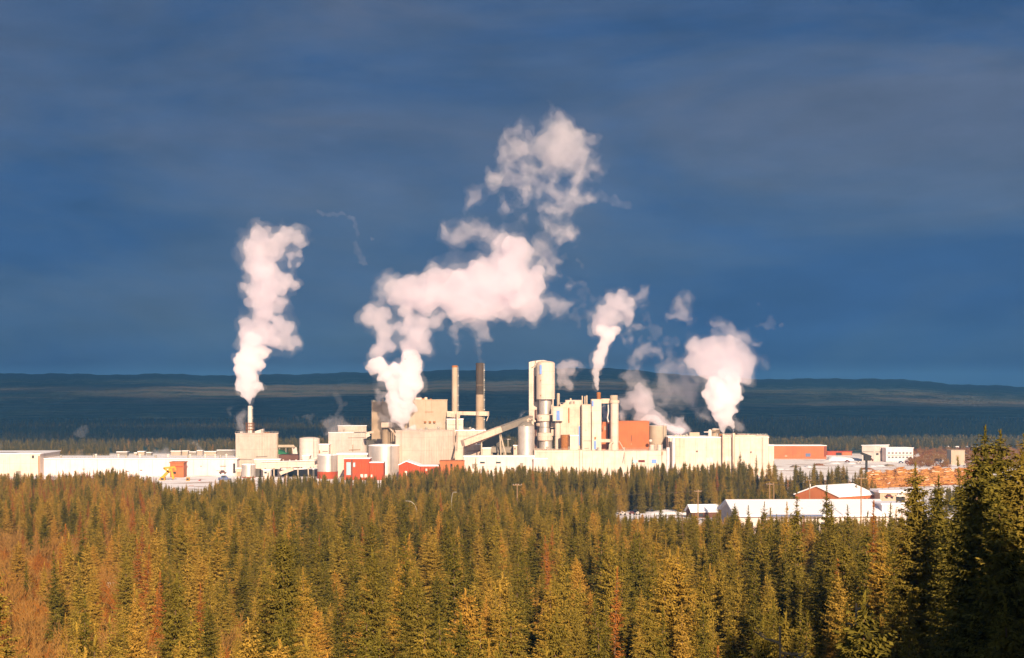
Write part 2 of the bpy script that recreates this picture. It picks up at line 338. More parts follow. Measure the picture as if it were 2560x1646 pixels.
# ------------------------------------------------------------------ plant helpers
def corner_fp(xl, xc, xr, D, th=45.0):
    """footprint of a block seen corner-on: left edge, near corner, right edge in pixels; near corner at distance D."""
    t = R(th); u = Vector((math.cos(t), math.sin(t))); v = Vector((-math.sin(t), math.cos(t)))
    c = Vector((X(xc, D), D))
    def reach(px, d):
        k = (px-W0/2)/F; den = d.x-k*d.y
        return max((k*D-c.x)/den, 1.0)
    wr, wlf = reach(xr, u), reach(xl, v)
    return [tuple(c), tuple(c+u*wr), tuple(c+u*wr+v*wlf), tuple(c+v*wlf)]
def flat_fp(xl, xr, D, depth, yaw=0.0):
    a = Vector((X(xl, D), D)); t = R(yaw); u = Vector((math.cos(t), math.sin(t)))
    k = (xr-W0/2)/F; w = (k*D-a.x)/(u.x-k*u.y); v = Vector((-u.y, u.x))
    return [tuple(a), tuple(a+u*w), tuple(a+u*w+v*depth), tuple(a+v*depth)]
def grow(fp, d):
    c = Vector((sum(p[0] for p in fp)/4, sum(p[1] for p in fp)/4)); out = []
    e1 = (Vector(fp[1])-Vector(fp[0])).normalized(); e2 = (Vector(fp[3])-Vector(fp[0])).normalized()
    for p, (s1, s2) in zip(fp, ((-1, -1), (1, -1), (1, 1), (-1, 1))): out.append(tuple(Vector(p)+e1*d*s1+e2*d*s2))
    return out
def on_face(mb, fp, face, a0, a1, z0, z1, t=0.25):
    """slab standing t proud of a wall. face 0 = front edge fp0-fp1, 3 = side edge fp3-fp0; a0..a1 fractions along it."""
    p, q = Vector(fp[face]), Vector(fp[(face+1) % 4]); e = q-p; nrm = Vector((e.y, -e.x)).normalized()
    a, b = p+e*a0, p+e*a1
    # starts just inside the wall so that no faces share a plane
    return mb.prism([tuple(a+nrm*t), tuple(b+nrm*t), tuple(b-nrm*0.1), tuple(a-nrm*0.1)][0:4], z0, z1)
def frac(fp, face, px):
    """fraction along an edge at which a sight line through column px crosses it."""
    p, q = Vector(fp[face]), Vector(fp[(face+1) % 4]); k = (px-W0/2)/F
    return (k*p.y-p.x)/((q.x-p.x)-k*(q.y-p.y))
def block(name, label, cat, fp, yt, wall='cream', roof='snow', D=None, group=None, zb=0.0, roof_t=0.5, over=0.35, ribs=0, openings=(), win=(), extra=None, ztop=None, base=None):
    """building with its parts. openings/win: (material, part name, face, px0, px1, py0, py1)."""
    D = D or fp[0][1]; zt = ztop if ztop is not None else Z(yt, D)
    c = (sum(p[0] for p in fp)/4, sum(p[1] for p in fp)/4, zb)
    T = thing(name, c, label, cat, group); roof_t = roof_t
    MB().prism(fp, zb-(0.3 if zb == 0 else 0), zt).build('wall', wall, T)
    MB().prism(grow(fp, over), zt, zt+roof_t).build('roof', roof, T)
    Lf = (Vector(fp[1])-Vector(fp[0])).length
    if name in ('tower_block', 'front_block', 'bleach_house', 'boiler_house', 'machine_hall', 'stepped_building', 'plant_building', 'long_hall', 'base_building', 'turbine_hall'):
        rl = MB(); g_ = grow(fp, over-.15)
        for i in range(4):
            p, q = Vector(g_[i]), Vector(g_[(i+1) % 4]); m_ = max(2, int((q-p).length/3))
            rl.beam((*p, zt+roof_t+1.1), (*q, zt+roof_t+1.1), .1, .1)
            for k in range(m_): w = p.lerp(q, k/m_); rl.box(w.x-.05, w.x+.05, w.y-.05, w.y+.05, zt+roof_t, zt+roof_t+1.1)
        rl.build('railing', 'lampsteel', T)
        for k in range(int(Lf/26)+1):
            w = Vector(fp[0]).lerp(Vector(fp[2]), .12+.76*((k*.37+.13) % 1)); w2 = Vector(fp[0]).lerp(Vector(fp[1]), (k+.6)/(int(Lf/26)+1.2)); e_ = (Vector(fp[3])-Vector(fp[0])).normalized(); w = w2+e_*min(4+3*(k % 3), (Vector(fp[3])-Vector(fp[0])).length*.5)
            MB().lathe(w.x, w.y, [(.7, zt+roof_t), (.7, zt+roof_t+1.3), (1.1, zt+roof_t+1.5), (.9, zt+roof_t+2.1), (.2, zt+roof_t+2.4)], 12).build('roof_vent', 'lampsteel', T, True)
        p = Vector(fp[0]).lerp(Vector(fp[1]), .94); nr_ = Vector((fp[1][1]-fp[0][1], fp[0][0]-fp[1][0])).normalized(); p = p+nr_*.35; ld = MB()
        for d_ in (-.3, .3): ld.box(p.x+d_-.05, p.x+d_+.05, p.y-.05, p.y+.05, zb, zt+roof_t+1)
        z = zb+.5
        while z < zt: ld.box(p.x-.3, p.x+.3, p.y-.03, p.y+.03, z, z+.08); z += 1.0
        ld.build('ladder', 'grey', T)
    if base: MB().prism(grow(fp, 0.15), zb, zb+base[1]).build('base_band', base[0], T)
    for (mt, pn, face, x0, x1, y0, y1) in list(openings)+list(win):
        a0, a1 = sorted((frac(fp, face, x0), frac(fp, face, x1))); a0 = max(a0, .003); a1 = min(a1, .997)
        p, q = Vector(fp[face]), Vector(fp[(face+1) % 4]); dd = (p+(q-p)*(a0+a1)/2).y
        on_face(MB(), fp, face, a0, a1, Z(y1, dd), Z(y0, dd)).build(pn, mt, T)
    return T, fp, zt
def roof_box(T, px0, px1, py0, D, zb, depth, name, m, yaw=0):
    fp = flat_fp(px0, px1, D, depth, yaw); MB().prism(fp, zb, Z(py0, D)).build(name, m, T)
def tank(name, label, xl, xr, yt, D, m='metal', cat='tank', roof='snow', yb=None, base=None, dome=0.0, group=None, rim=True):
    r = S((xr-xl)/2, D); cx = X((xl+xr)/2, D); cy_ = D+r; zt = Z(yt, D); zb = 0 if yb is None else Z(yb, D)
    T = thing(name, (cx, cy_, zb), label, cat, group)
    z0 = zb
    if base: MB().lathe(cx, cy_, [(r*1.01, zb-0.2), (r*1.01, Z(base[1], D))], 40).build('base_band', base[0], T, True); z0 = Z(base[1], D)
    MB().lathe(cx, cy_, [(r, z0-0.05), (r, zt)], 40).build('shell', m, T, True)
    MB().lathe(cx, cy_, [(r*1.015, zt), (r*1.015, zt+0.35), (r*0.9, zt+0.35+dome*0.45), (r*0.5, zt+0.35+dome*0.85), (0.3, zt+0.35+dome)], 40).build('roof', roof, T, True)
    for k in range(1, 4):
        zz = z0+(zt-z0)*k/4; MB().lathe(cx, cy_, [(r+0.12, zz), (r+0.12, zz+0.22)], 40).build('hoop', m, T, True)
    # caged ladder on the side towards the viewer
    a = R(-60); lx, ly = cx+(r+0.35)*math.cos(a), cy_+(r+0.35)*math.sin(a)
    lad = MB(); lad.tube([(lx-.25, ly, z0), (lx-.25, ly, zt+1)], .06, 4); lad.tube([(lx+.25, ly, z0), (lx+.25, ly, zt+1)], .06, 4)
    z = z0+.5
    while z < zt+1: lad.tube([(lx-.25, ly, z), (lx+.25, ly, z)], .04, 4); z += .8
    lad.build('ladder', 'greydark', T)
    return T
def stack(name, label, xl, xr, yt, yb, D, m='cream', cap=None, taper=0.0, dark_to=None, zb=None, ladder=True, n=28):
    r = S((xr-xl)/2, D); cx = X((xl+xr)/2, D); cy_ = D+r; zt = Z(yt, D); zb = Z(yb, D) if zb is None else zb
    T = thing(name, (cx, cy_, zb), label, 'chimney')
    rb = r*(1+taper)
    if dark_to is None: MB().lathe(cx, cy_, [(rb, zb), (r, zt)], n).build('shaft', m, T, True)
    else:
        zm = Z(dark_to, D); rm = rb+(r-rb)*(zm-zb)/(zt-zb)
        MB().lathe(cx, cy_, [(rb, zb), (rm, zm)], n).build('shaft', m, T, True)
        MB().lathe(cx, cy_, [(rm, zm), (r, zt)], n).build('upper_shaft', 'darkstack', T, True)
    MB().lathe(cx, cy_, [(r*1.04, zt-1.2), (r*1.06, zt-0.2), (r*0.97, zt+0.25), (r*0.8, zt+0.3)], n).build('rim', cap or m, T, True)
    if ladder:
        lad = MB(); lx = cx+rb*0.93; ly = cy_-rb*0.55
        lad.tube([(lx, ly, zb+2), (cx+r*0.93, cy_-r*0.6, zt)], .12, 4); lad.tube([(lx+.6, ly, zb+2), (cx+r*0.93+.6, cy_-r*0.6, zt)], .12, 4)
        k = 0; z = zb+3
        while z < zt-1:
            lad.box(lx-.1, lx+.9, ly-.5, ly+.1, z, z+(0.9 if k % 5 == 0 else .2)); z += 1.5; k += 1
        lad.build('ladder', 'lampsteel', T)
    for k in range(1, 5):
        zz = zb+(zt-zb)*k/5; rr = rb+(r-rb)*k/5
        MB().lathe(cx, cy_, [(rr+.1, zz), (rr+.14, zz+.3)], n).build('hoop', m, T, True)
    return T
def pipe(name, label, pts, rad, m='cream', cat='pipe', group=None, n=12):
    p0 = pts[0]; T = MB().tube(pts, rad, n).build(name, m, None, True, origin=p0); return tag(T, label, cat, group)
def P(px, py, D): return (X(px, D), D, Z(py, D))

# ================================================================== PLANT, from the left
# long store on the far left
fp = flat_fp(-60, 100, 1180, 70, 4)
T, _, zt = block('warehouse', 'tall cream warehouse with a blank front beside the long white hall', 'warehouse', fp, 1136, 'cream2', over=0.6,
      openings=[('rust', 'stain_panel', 0, 96, 99, 1140, 1190), ('dark', 'vent', 0, 80, 85, 1139, 1146), ('grey', 'door', 0, 40, 52, 1178, 1196)])
roof_box(T, -10, 40, 1134, 1200, zt+.5, 10, 'roof_hatch', 'snow'); roof_box(T, 80, 96, 1133, 1190, zt+.5, 5, 'roof_vent', 'rust')
T, _, zt = block('canopy', 'low cream loading canopy at the foot of the tall cream warehouse', 'canopy', flat_fp(60, 112, 1150, 22, 2), 1197, 'cream2', over=1.5, openings=[('dark', 'opening', 0, 90, 110, 1199, 1206)])
fp = flat_fp(101, 592, 1196, 60, -0.8)
ops = [('dark', 'door', 0, 583, 588, 1159, 1183), ('grey', 'louvre', 0, 206, 212, 1172, 1174), ('brown', 'opening', 0, 315, 322, 1178, 1180),
       ('brown', 'opening', 0, 350, 356, 1175, 1177), ('brown', 'opening', 0, 501, 504, 1165, 1167), ('grey', 'awning', 0, 550, 565, 1165, 1167), ('grey', 'awning', 0, 541, 556, 1177, 1178),
       ('dark', 'opening', 0, 88+20, 130, 1194, 1200), ('rust', 'downpipe_or_shadow', 0, 102, 103.5, 1152, 1190)]
T, _, zt = block('long_hall', 'very long low white mill hall with a flat snowy roof', 'mill hall', fp, 1148, 'pinkwhite', over=0.8, openings=ops)
for i, px in enumerate((296, 475, 513, 538, 566, 420, 240, 350)):
    r0 = S(2.2, 1205); cx = X(px, 1215); zr = Z(1148, 1196)
    MB().lathe(cx, 1215, [(r0, zr+.3), (r0, zr+2.0), (r0*1.5, zr+2.2), (r0*1.4, zr+2.9), (r0*.3, zr+3.3)], 14).build('roof_vent', 'white', T, True)
T, _, zt = block('lean_to', 'small pale lean-to store against the end of the long white hall', 'shed', flat_fp(500, 560, 1176, 18, 1), 1196, 'white', openings=[('grey', 'door', 0, 512, 524, 1199, 1208)])
# brick-red block in front of the hall
fp = flat_fp(425, 459, 1170, 14, 2)
T, _, zt = block('red_tower', 'tall orange-red cabin block standing in front of the long white hall', 'building', fp, 1158, 'orange', roof='orange', over=0.5, roof_t=0.8,
      openings=[('red', 'trim', 0, 426, 458, 1166, 1168), ('dark', 'window', 0, 430, 440, 1180, 1185)])
# yellow log loader
D = 1130; T = thing('log_loader', P(405, 1232, D), 'yellow log loader with raised boom and grapple by the orange-red cabin block', 'log loader')
MB().box(X(386, D), X(424, D), D-3, D+3, Z(1214, D), Z(1201, D)).build('body', 'yellow', T)
b = MB(); b.box(X(402, D), X(414, D), D-3.3, D+1, Z(1201, D), Z(1193, D)); b.build('cab', 'yellow', T)
MB().box(X(404, D), X(412, D), D-3.5, D-3.2, Z(1200, D), Z(1195, D)).build('window', 'glass', T)
MB().beam(P(398, 1203, D), P(428, 1172, D), 1.6, 1.8).build('boom', 'yellow', T)
MB().beam(P(428, 1172, D), P(434, 1198, D), 1.3, 1.4).build('arm', 'yellow', T)
g = MB(); g.beam(P(409, 1171, D), P(424, 1182, D), 1.6, 1.0); g.beam(P(409, 1171, D), P(438, 1168, D), 1.6, 1.4); g.beam(P(438, 1168, D), P(439, 1176, D), 1.4, 1.0); g.build('grapple', 'yellow', T)
MB().box(X(384, D), X(426, D), D-4, D-2, Z(1222, D), Z(1214, D)).build('track', 'tyre', T); MB().box(X(384, D), X(426, D), D+2, D+4, Z(1222, D), Z(1214, D)).build('track', 'tyre', T)
# snow mound carrying the loader
def mound(name, label, cat, pts, D, m, w=10, kind=None, rough=0.8, seed=3):
    """heap with an uneven top: pts = (px, top py) pairs"""
    g = MB(); rr = np.random.default_rng(seed); xs = np.linspace(pts[0][0], pts[-1][0], max(12, int((pts[-1][0]-pts[0][0])/1.5))); tops = np.interp(xs, [p[0] for p in pts], [p[1] for p in pts])
    nn = 14; v = []
    for x, t in zip(xs, tops):
        h = max(Z(t, D), .2)
        for k in range(nn):
            a = k/(nn-1); prof = math.sin(math.pi*a)**0.55
            v.append((X(x, D)+rr.normal(0, .25)*rough, D-w/2+w*2*a+rr.normal(0, .3)*rough, -0.3+(h+.3)*prof*(1+rr.normal(0, .05)*rough)))
    f = [(i*nn+k, (i+1)*nn+k, (i+1)*nn+k+1, i*nn+k+1) for i in range(len(xs)-1) for k in range(nn-1)]
    f += [tuple(range(nn))[::-1], tuple((len(xs)-1)*nn+k for k in range(nn))]
    g.add(v, f); o = g.build(name, m, None, True, origin=(X((pts[0][0]+pts[-1][0])/2, D), D, 0)); tag(o, label, cat, None, kind); return o
mound('snow_mound', 'white snow heap under the yellow log loader', 'snow bank', [(370, 1240), (390, 1223), (430, 1222), (455, 1226), (470, 1242)], 1128, 'snow')
mound('snow_mound', 'white snow heap beside the yellow wheel loader', 'snow bank', [(452, 1236), (470, 1222), (505, 1217), (530, 1222), (545, 1238)], 1124, 'snow', seed=8)
# wheel loader
D = 1122; T = thing('wheel_loader', P(472, 1216, D), 'yellow wheel loader with a red bucket on the snow bank', 'wheel loader')
zb = Z(1218, D)
MB().box(X(460, D), X(484, D), D-1.6, D+1.6, zb+1.2, Z(1203, D)).build('body', 'yellow', T)
MB().box(X(466, D), X(474, D), D-1.3, D+1.3, Z(1203, D), Z(1194, D)).build('cab', 'yellow', T)
MB().box(X(467, D), X(473, D), D-1.5, D-1.2, Z(1201, D), Z(1196, D)).build('window', 'glass', T)
for px in (464, 480):
    for dy in (-2.0, 1.5):
        w = MB(); nW = 18; c = (X(px, D), D+dy, zb+1.4); v = [(c[0]+1.4*math.cos(2*math.pi*i/nW), c[1]+s, c[2]+1.4*math.sin(2*math.pi*i/nW)) for s in (0, .7) for i in range(nW)]
        w.add(v, [tuple(range(nW)), tuple(range(nW, 2*nW))[::-1]]+[(i, nW+i, nW+(i+1) % nW, (i+1) % nW) for i in range(nW)]); w.build('wheel', 'tyre', T)
MB().beam(P(480, 1208, D), P(490, 1205, D), 1.8, .6).build('lift_arm', 'yellow', T)
MB().prism([(X(489, D), D-1.9), (X(501, D), D-1.9), (X(501, D), D+1.9), (X(489, D), D+1.9)], Z(1210, D), [Z(1207, D), Z(1199, D), Z(1199, D), Z(1207, D)]).build('bucket', 'red', T)
# parked truck and cars near the hall end
def truck(px0, px1, pyt, pyb, D, body, label, cat='truck', name='parked_truck', group=None):
    x0, x1 = X(px0, D), X(px1, D); zb, zt = Z(pyb, D), Z(pyt, D); h = zt-zb; L = x1-x0
    T = thing(name, ((x0+x1)/2, D, zb), label, cat, group)
    MB().prism([(x0, D-1.1), (x1, D-1.1), (x1, D+1.1), (x0, D+1.1)], zb+.45*min(h, 2), [zb+h*.62, zb+h*.5, zb+h*.5, zb+h*.62]).build('body', body, T)
    MB().add([(x0+L*a, D+s, zb+h*c) for s in (-.95, .95) for a, c in ((.15, .55), (.28, 1.0), (.62, 1.0), (.8, .52))], [(0, 3, 2, 1), (4, 5, 6, 7), (0, 1, 5, 4), (1, 2, 6, 5), (2, 3, 7, 6), (3, 0, 4, 7)]).build('cabin', body, T)
    MB().box(x0+L*.3, x0+L*.6, D-1.0, D-.9, zb+h*.66, zb+h*.93).build('window', 'glass', T)
    for a in (.2, .8):
        c = (x0+L*a, D-1.15, zb+.45); nW = 14; v = [(c[0]+.45*math.cos(2*math.pi*i/nW), c[1]+s, c[2]+.45*math.sin(2*math.pi*i/nW)) for s in (0, 2.3) for i in range(nW)]
        MB().add(v, [tuple(range(nW)), tuple(range(nW, 2*nW))[::-1]]+[(i, nW+i, nW+(i+1) % nW, (i+1) % nW) for i in range(nW)]).build('wheel', 'tyre', T)
    return T
truck(546, 577, 1189, 1204, 1090, 'bluegrey', 'slate blue pickup truck with a rounded roof near the foot of the hall')
truck(463, 497, 1214, 1226, 1060, 'orange', 'dull red low car behind the spruces under the snow heap', 'car', 'parked_car')
truck(548, 566, 1176, 1186, 1160, 'brown', 'dark brown van parked tight against the white hall', 'van', 'parked_van')
mound('snow_mound', 'white snow heap under the slate blue pickup truck', 'snow bank', [(530, 1228), (545, 1205), (580, 1204), (596, 1228)], 1089, 'snow', seed=5)
# lumber stacks beyond the hall
for i, (a, b_, t) in enumerate([(291, 318, 1130), (335, 342, 1132), (344, 361, 1131), (366, 378, 1132), (427, 452, 1130), (455, 470, 1129), (472, 490, 1130), (492, 506, 1128), (510, 540, 1129), (542, 588, 1127)]):
    D = 1560+i*6; T = thing('lumber_stack', (X((a+b_)/2, D), D, 0), None, 'lumber stack', 'lumber stacks beyond the long white hall')
    T['label'] = 'snow-topped pile of sawn lumber beyond the long white hall'
    x0, x1 = X(a, D), X(b_, D); zt = Z(t, D); g = MB(); k = 0; z = 0.0
    while z < zt-.6: g.box(x0+.3*(k % 2), x1-.3*((k+1) % 2), D, D+8, z, z+1.0); z += 1.15; k += 1
    g.build('board', 'tanlight' if i % 3 else 'grey', T); MB().box(x0-.2, x1+.2, D-.3, D+8.3, z, z+.5).build('snow_cap', 'snow', T)

# tower block T1 with its thin stack
fp = corner_fp(589, 635.5, 695, 1196, 55)
T, _, zt = block('tower_block', 'square cream tower block with a slender white chimney on its roof', 'tower', fp, 1086, 'cream2', roof='cream2', over=0.3, roof_t=.6,
      openings=[('grey', 'ledge', 0, 640, 668, 1141, 1143), ('grey', 'ledge', 3, 600, 630, 1148, 1149.5), ('tan', 'corner_trim', 0, 693, 694.8, 1086, 1158)])
zr = zt+.6
MB().prism(flat_fp(637, 658, 1214, 6), zr, [zr+1.2, Z(1072.5, 1214), Z(1072.5, 1214), zr+1.2]).build('roof_hopper', 'white', T)
roof_box(T, 661, 674, 1081.5, 1212, zr, 5, 'roof_unit', 'rust'); roof_box(T, 600, 607, 1079, 1215, zr, 5, 'roof_unit', 'white')
roof_box(T, 676, 688, 1084, 1216, zr, 4, 'roof_unit', 'white')
stack('chimney', 'slender white chimney with a rusty work platform on the square tower block', 619, 629.5, 1016, 1086, 1212, 'white', zb=zr, taper=.1)
D = 1211; T = thing('work_platform', P(622, 1086, D), 'rusty orange scaffold platform round the foot of the slender white chimney', 'platform')
T.location.z = zr; T['_o'] = (T.location.x, T.location.y, zr)
cx, cyy = X(624.2, 1212), 1212+S(5.2, 1212)
for k, yy in enumerate((1074, 1066, 1059)):
    z = Z(yy, 1212); MB().lathe(cx, cyy, [(S(5.6, 1212), z), (3.2, z), (3.2, z+.25), (S(5.6, 1212), z+.25)], 16).build('deck', 'rust', T)
for k in range(8):
    a = k*math.pi/4; MB().tube([(cx+3*math.cos(a), cyy+3*math.sin(a), zr), (cx+3*math.cos(a), cyy+3*math.sin(a), Z(1057, 1212))], .12, 5).build('post', 'rust', T)
tank('storage_tank', 'small shiny tank with a red base at the foot of the square tower block', 601, 636, 1163, 1165, 'metal', base=('red', 1193), dome=.6)
T, _, zt = block('annex', 'narrow cream annex between the long white hall and the small shiny tank', 'annex', flat_fp(590, 604, 1186, 10), 1172, 'cream', openings=[('tan', 'door', 0, 593, 601, 1180, 1197)])
T, _, zt = block('annex', 'cream stair annex under the square tower block beside the small shiny tank', 'annex', flat_fp(636, 700, 1178, 14, 6), 1150, 'cream2', openings=[('greydark', 'opening', 0, 638, 653, 1172, 1197), ('dark', 'opening', 0, 676, 694, 1173, 1190)])
# horizontal conveyor gallery
D = 1160; T = thing('conveyor_gallery', (X(717, D), D, 0), 'level cream conveyor gallery on posts ahead of the brown building', 'conveyor')
MB().beam((X(652, D), D, Z(1163.5, D)), (X(786, D+6), D+6, Z(1160, D)), 4.0, S(15, D)).build('gallery', 'cream2', T)
MB().beam((X(652, D), D-1, Z(1163.5, D)+S(7.7, D)+.15), (X(786, D+6), D+5, Z(1160, D)+S(7.7, D)+.15), 4.8, .3).build('roof', 'snow', T)
for px in (662, 684, 716, 744, 770):
    MB().beam((X(px, D), D+2, 0), (X(px, D), D+2, Z(1171, D)), .8, .8).build('post', 'tanlight', T)
MB().beam(P(700, 1184, D-3), P(733, 1172, D-3), 3, 2.5).build('chute', 'cream', T)
T, _, zt = block('low_shed', 'dark grey open shed below the level cream conveyor gallery', 'shed', flat_fp(704, 790, 1185, 14), 1174, 'greydark', openings=[('dark', 'opening', 0, 712, 735, 1180, 1194)])
T, _, zt = block('control_cabin', 'small white cabin on legs under the level cream conveyor gallery', 'cabin', flat_fp(658, 676, 1128, 6), 1176, 'white', openings=[('glass', 'window', 0, 661, 667, 1180, 1184), ('grey', 'door', 0, 669, 673, 1182, 1193)])
# behind: brown block, green roof, pipe bridge
T, _, zt = block('brown_building', 'dark brown low building with small roof fans behind the conveyor gallery', 'building', flat_fp(697, 755, 1215, 22), 1139.5, 'brown', roof='brown', over=.2)
for px in (708, 724, 740): MB().sphere((X(px, 1213.5), 1213.8, Z(1151, 1213)), .6).build('lamp', 'white', T)
D = 1262; T = thing('green_shed', (X(705, D), D, 0), 'shed with a bright green sloping roof behind the brown building', 'shed')
MB().prism(flat_fp(694, 716, D, 14), 0, Z(1136, D)).build('wall', 'grey', T)
MB().prism(grow(flat_fp(694, 716, D, 14), .3), Z(1136, D), [Z(1124, D), Z(1135, D), Z(1135, D), Z(1124, D)]).build('roof', 'green', T)
D = 1270; T = thing('pipe_bridge', (X(715, D), D, 0), 'pale overhead pipe bridge on tall legs behind the green-roofed shed', 'pipe bridge')
MB().beam(P(696, 1115.5, D), P(733, 1115.5, D), 3, S(6, D)).build('duct', 'tanlight', T)
MB().beam(P(736, 1119, D), P(741, 1150, D), 2.4, 3.4).build('downpipe_or_shadow', 'white', T); MB().beam(P(731, 1114, D), P(737, 1121, D), 2.4, 2.0).build('bend', 'tanlight', T)
for px in (699, 715, 731): MB().beam((X(px, D), D, 0), (X(px, D), D, Z(1118, D)), .7, .7).build('post', 'grey', T)
T, _, zt = block('small_house', 'small white cube building on the far side of the conveyor gallery end', 'building', flat_fp(756, 774, 1190, 10), 1140.5, 'white', openings=[('tan', 'trim', 0, 772.5, 773.6, 1141, 1153)])
pipe('incline_pipe', 'pale sloping pipe rising to the white domed tank', [P(772, 1153, 1188), P(790, 1146, 1192), P(806, 1138, 1196)], 1.2, 'white')
tank('domed_tank', 'broad white tank with a shallow dome behind the brown building', 745, 796, 1099, 1200, 'white', roof='white', dome=1.3)
T, _, zt = block('pump_house', 'low pale pump house between the domed tank and the stepped building', 'pump house', flat_fp(794, 822, 1206, 18), 1112.5, 'white', openings=[('rust', 'door', 0, 797, 800, 1126, 1134), ('grey', 'ledge', 0, 806, 820, 1128, 1130)])
# stepped building W2
fp = corner_fp(821, 852, 917, 1212, 53)
T, _, zt = block('stepped_building', 'stepped cream building with a higher rear part half lost in thin steam', 'building', fp, 1083, 'white', over=.2, openings=[('grey', 'ledge', 0, 870, 912, 1094, 1095), ('tan', 'pipe', 0, 881, 882.4, 1112, 1133), ('tan', 'trim', 0, 872, 900, 1124, 1126)])
fp2 = corner_fp(845, 886, 916, 1222, 53); MB().prism(fp2, zt+.5, Z(1066, 1222)).build('upper_wall', 'cream2', T); MB().prism(grow(fp2, .3), Z(1066, 1222), Z(1066, 1222)+.5).build('upper_roof', 'snow', T)
T2 = thing('connecting_duct', P(922, 1090, 1215), 'cream duct linking the stepped building to the boiler house', 'duct')
MB().beam(P(915, 1084, 1218), P(932, 1080, 1222), 2.2, S(5, 1218)).build('duct', 'cream', T2); MB().beam(P(916, 1090, 1218), P(924, 1086, 1218), 2.5, S(9, 1218)).build('hopper', 'cream2', T2)
T, _, zt = block('flat_store', 'low cream store with a thick snow roof behind the red door building', 'store', flat_fp(843, 918, 1178, 26, 2), 1137, 'cream2', over=.5, roof_t=1.0)
tank('storage_tank', 'white tank with a wide red base band beside the red door building', 790.5, 841.5, 1139, 1150, 'metal', base=('red', 1180), dome=.5)
tank('storage_tank', 'largest shiny round tank behind the red door building', 918, 996, 1116, 1165, 'metal', dome=1.0)
T, _, zt = block('rim_wall', 'low grey wall and dark pit in front of the boiler house', 'wall', flat_fp(916, 936, 1196, 6), 1103, 'greydark', roof='greydark')
# red building with pale blue door
fp = flat_fp(860, 924, 1132, 20, 1)
T, _, zt = block('red_building', 'bright red building with a tall pale blue door', 'building', fp, 1147.5, 'red', over=.3, openings=[('paleblue', 'door', 0, 866, 877, 1156, 1188), ('paleblue', 'window', 0, 883, 888, 1157, 1168), ('brown', 'pillar', 0, 878, 881, 1150, 1192), ('white', 'window', 0, 901, 908, 1186, 1194), ('white', 'window', 0, 911, 918, 1186, 1194)])
T, _, zt = block('red_annex', 'lower red annex joined to the red building with the pale blue door', 'building', flat_fp(924, 959, 1131, 18, 1), 1157.5, 'red', over=.2, openings=[('white', 'window', 0, 927, 931, 1187, 1193)])
# red gabled barn and orange shed
def gable(name, label, cat, ridge, D, depth, left, right, eave_l, eave_r, wall, yb=None, roof='snow', rd=0.6):
    """gabled building whose gable end faces the viewer; heights from pixel rows"""
    zb = 0 if yb is None else Z(yb, D); xl, xr, xm = X(left, D), X(right, D), X(ridge[0], D); zm = Z(ridge[1], D); zl, zr_ = Z(eave_l, D), Z(eave_r, D)
    T = thing(name, ((xl+xr)/2, D+depth/2, zb), label, cat)
    pr = [(xl, zb), (xr, zb), (xr, zr_), (xm, zm), (xl, zl)]
    v = [(x, D, z) for x, z in pr]+[(x, D+depth, z) for x, z in pr]
    MB().add(v, [(0, 1, 2, 3, 4), (9, 8, 7, 6, 5)]+[((i+1) % 5, i, 5+i, 5+(i+1) % 5) for i in range(5)]).build('wall', wall, T)
    o = 0.5
    def slope(x0, z0, x1, z1): return MB().add([(x0, D-o, z0+.05), (x1, D-o, z1+.05), (x1, D+depth+o, z1+.05), (x0, D+depth+o, z0+.05), (x0, D-o, z0+rd), (x1, D-o, z1+rd), (x1, D+depth+o, z1+rd), (x0, D+depth+o, z0+rd)],
        [(3, 2, 1, 0), (4, 5, 6, 7), (0, 1, 5, 4), (1, 2, 6, 5), (2, 3, 7, 6), (3, 0, 4, 7)])
    slope(xl-.4, zl-.2, xm-.01, zm).build('roof', roof, T); slope(xm+.01, zm, xr+.4, zr_-.2).build('roof', roof, T)
    return T
T = gable('red_barn', 'red gabled shed with snow on its roof in front of the cream block', 'shed', (1016, 1154.5), 1128, 26, 997, 1050, 1163.5, 1166, 'red')
MB().box(X(1012, 1128), X(1018, 1128), 1127.8, 1128.1, Z(1190, 1128), Z(1178, 1128)).build('door', 'white', T)
T, _, zt = block('red_wing', 'long low red wing under a snow roof beside the red gabled shed', 'building', flat_fp(1050.5, 1098, 1134, 22), 1166, 'red', over=.6, openings=[('white', 'window', 0, 1064, 1068, 1172, 1178), ('dark', 'door', 0, 1078, 1083, 1172, 1185)])
T, _, zt = block('orange_shed', 'low orange shed at the end of the red wing', 'shed', flat_fp(1099, 1160, 1140, 20), 1154.5, 'orange', roof='orange', over=.3, openings=[('dark', 'opening', 0, 1126, 1131, 1160, 1172)])

# recovery boiler house behind steam
fp = flat_fp(929, 1030, 1242, 60, 2)
T, _, zt = block('boiler_house', 'massive tan boiler house rising behind the steam', 'building', fp, 1006, 'tan', roof='tanlight', over=.2, openings=[('greydark', 'window', 0, 931, 940, 1098, 1107)])
fp2 = flat_fp(1022, 1118, 1234, 62, 2)
MB().prism(fp2, 0, Z(1001, 1234)).build('wing_wall', 'tanlight', T); MB().prism(grow(fp2, .3), Z(1001, 1234), Z(1001, 1234)+.6).build('wing_roof', 'tanlight', T)
for a in (1063, 1075, 1086): MB().lathe(X(a, 1233.9), 1233.7, [(.9, Z(1058, 1234)), (.9, Z(1053.5, 1234))], 10).build('vent', 'rust', T)
for (a, b_, c, d_) in ((1030, 1036, 1007, 1010), (1031, 1034, 1034, 1037), (1062, 1083, 1030, 1031)): on_face(MB(), fp2, 0, frac(fp2, 0, a), frac(fp2, 0, b_), Z(d_, 1234), Z(c, 1234)).build('vent', 'rust', T)
zz = Z(1001, 1234)+.6
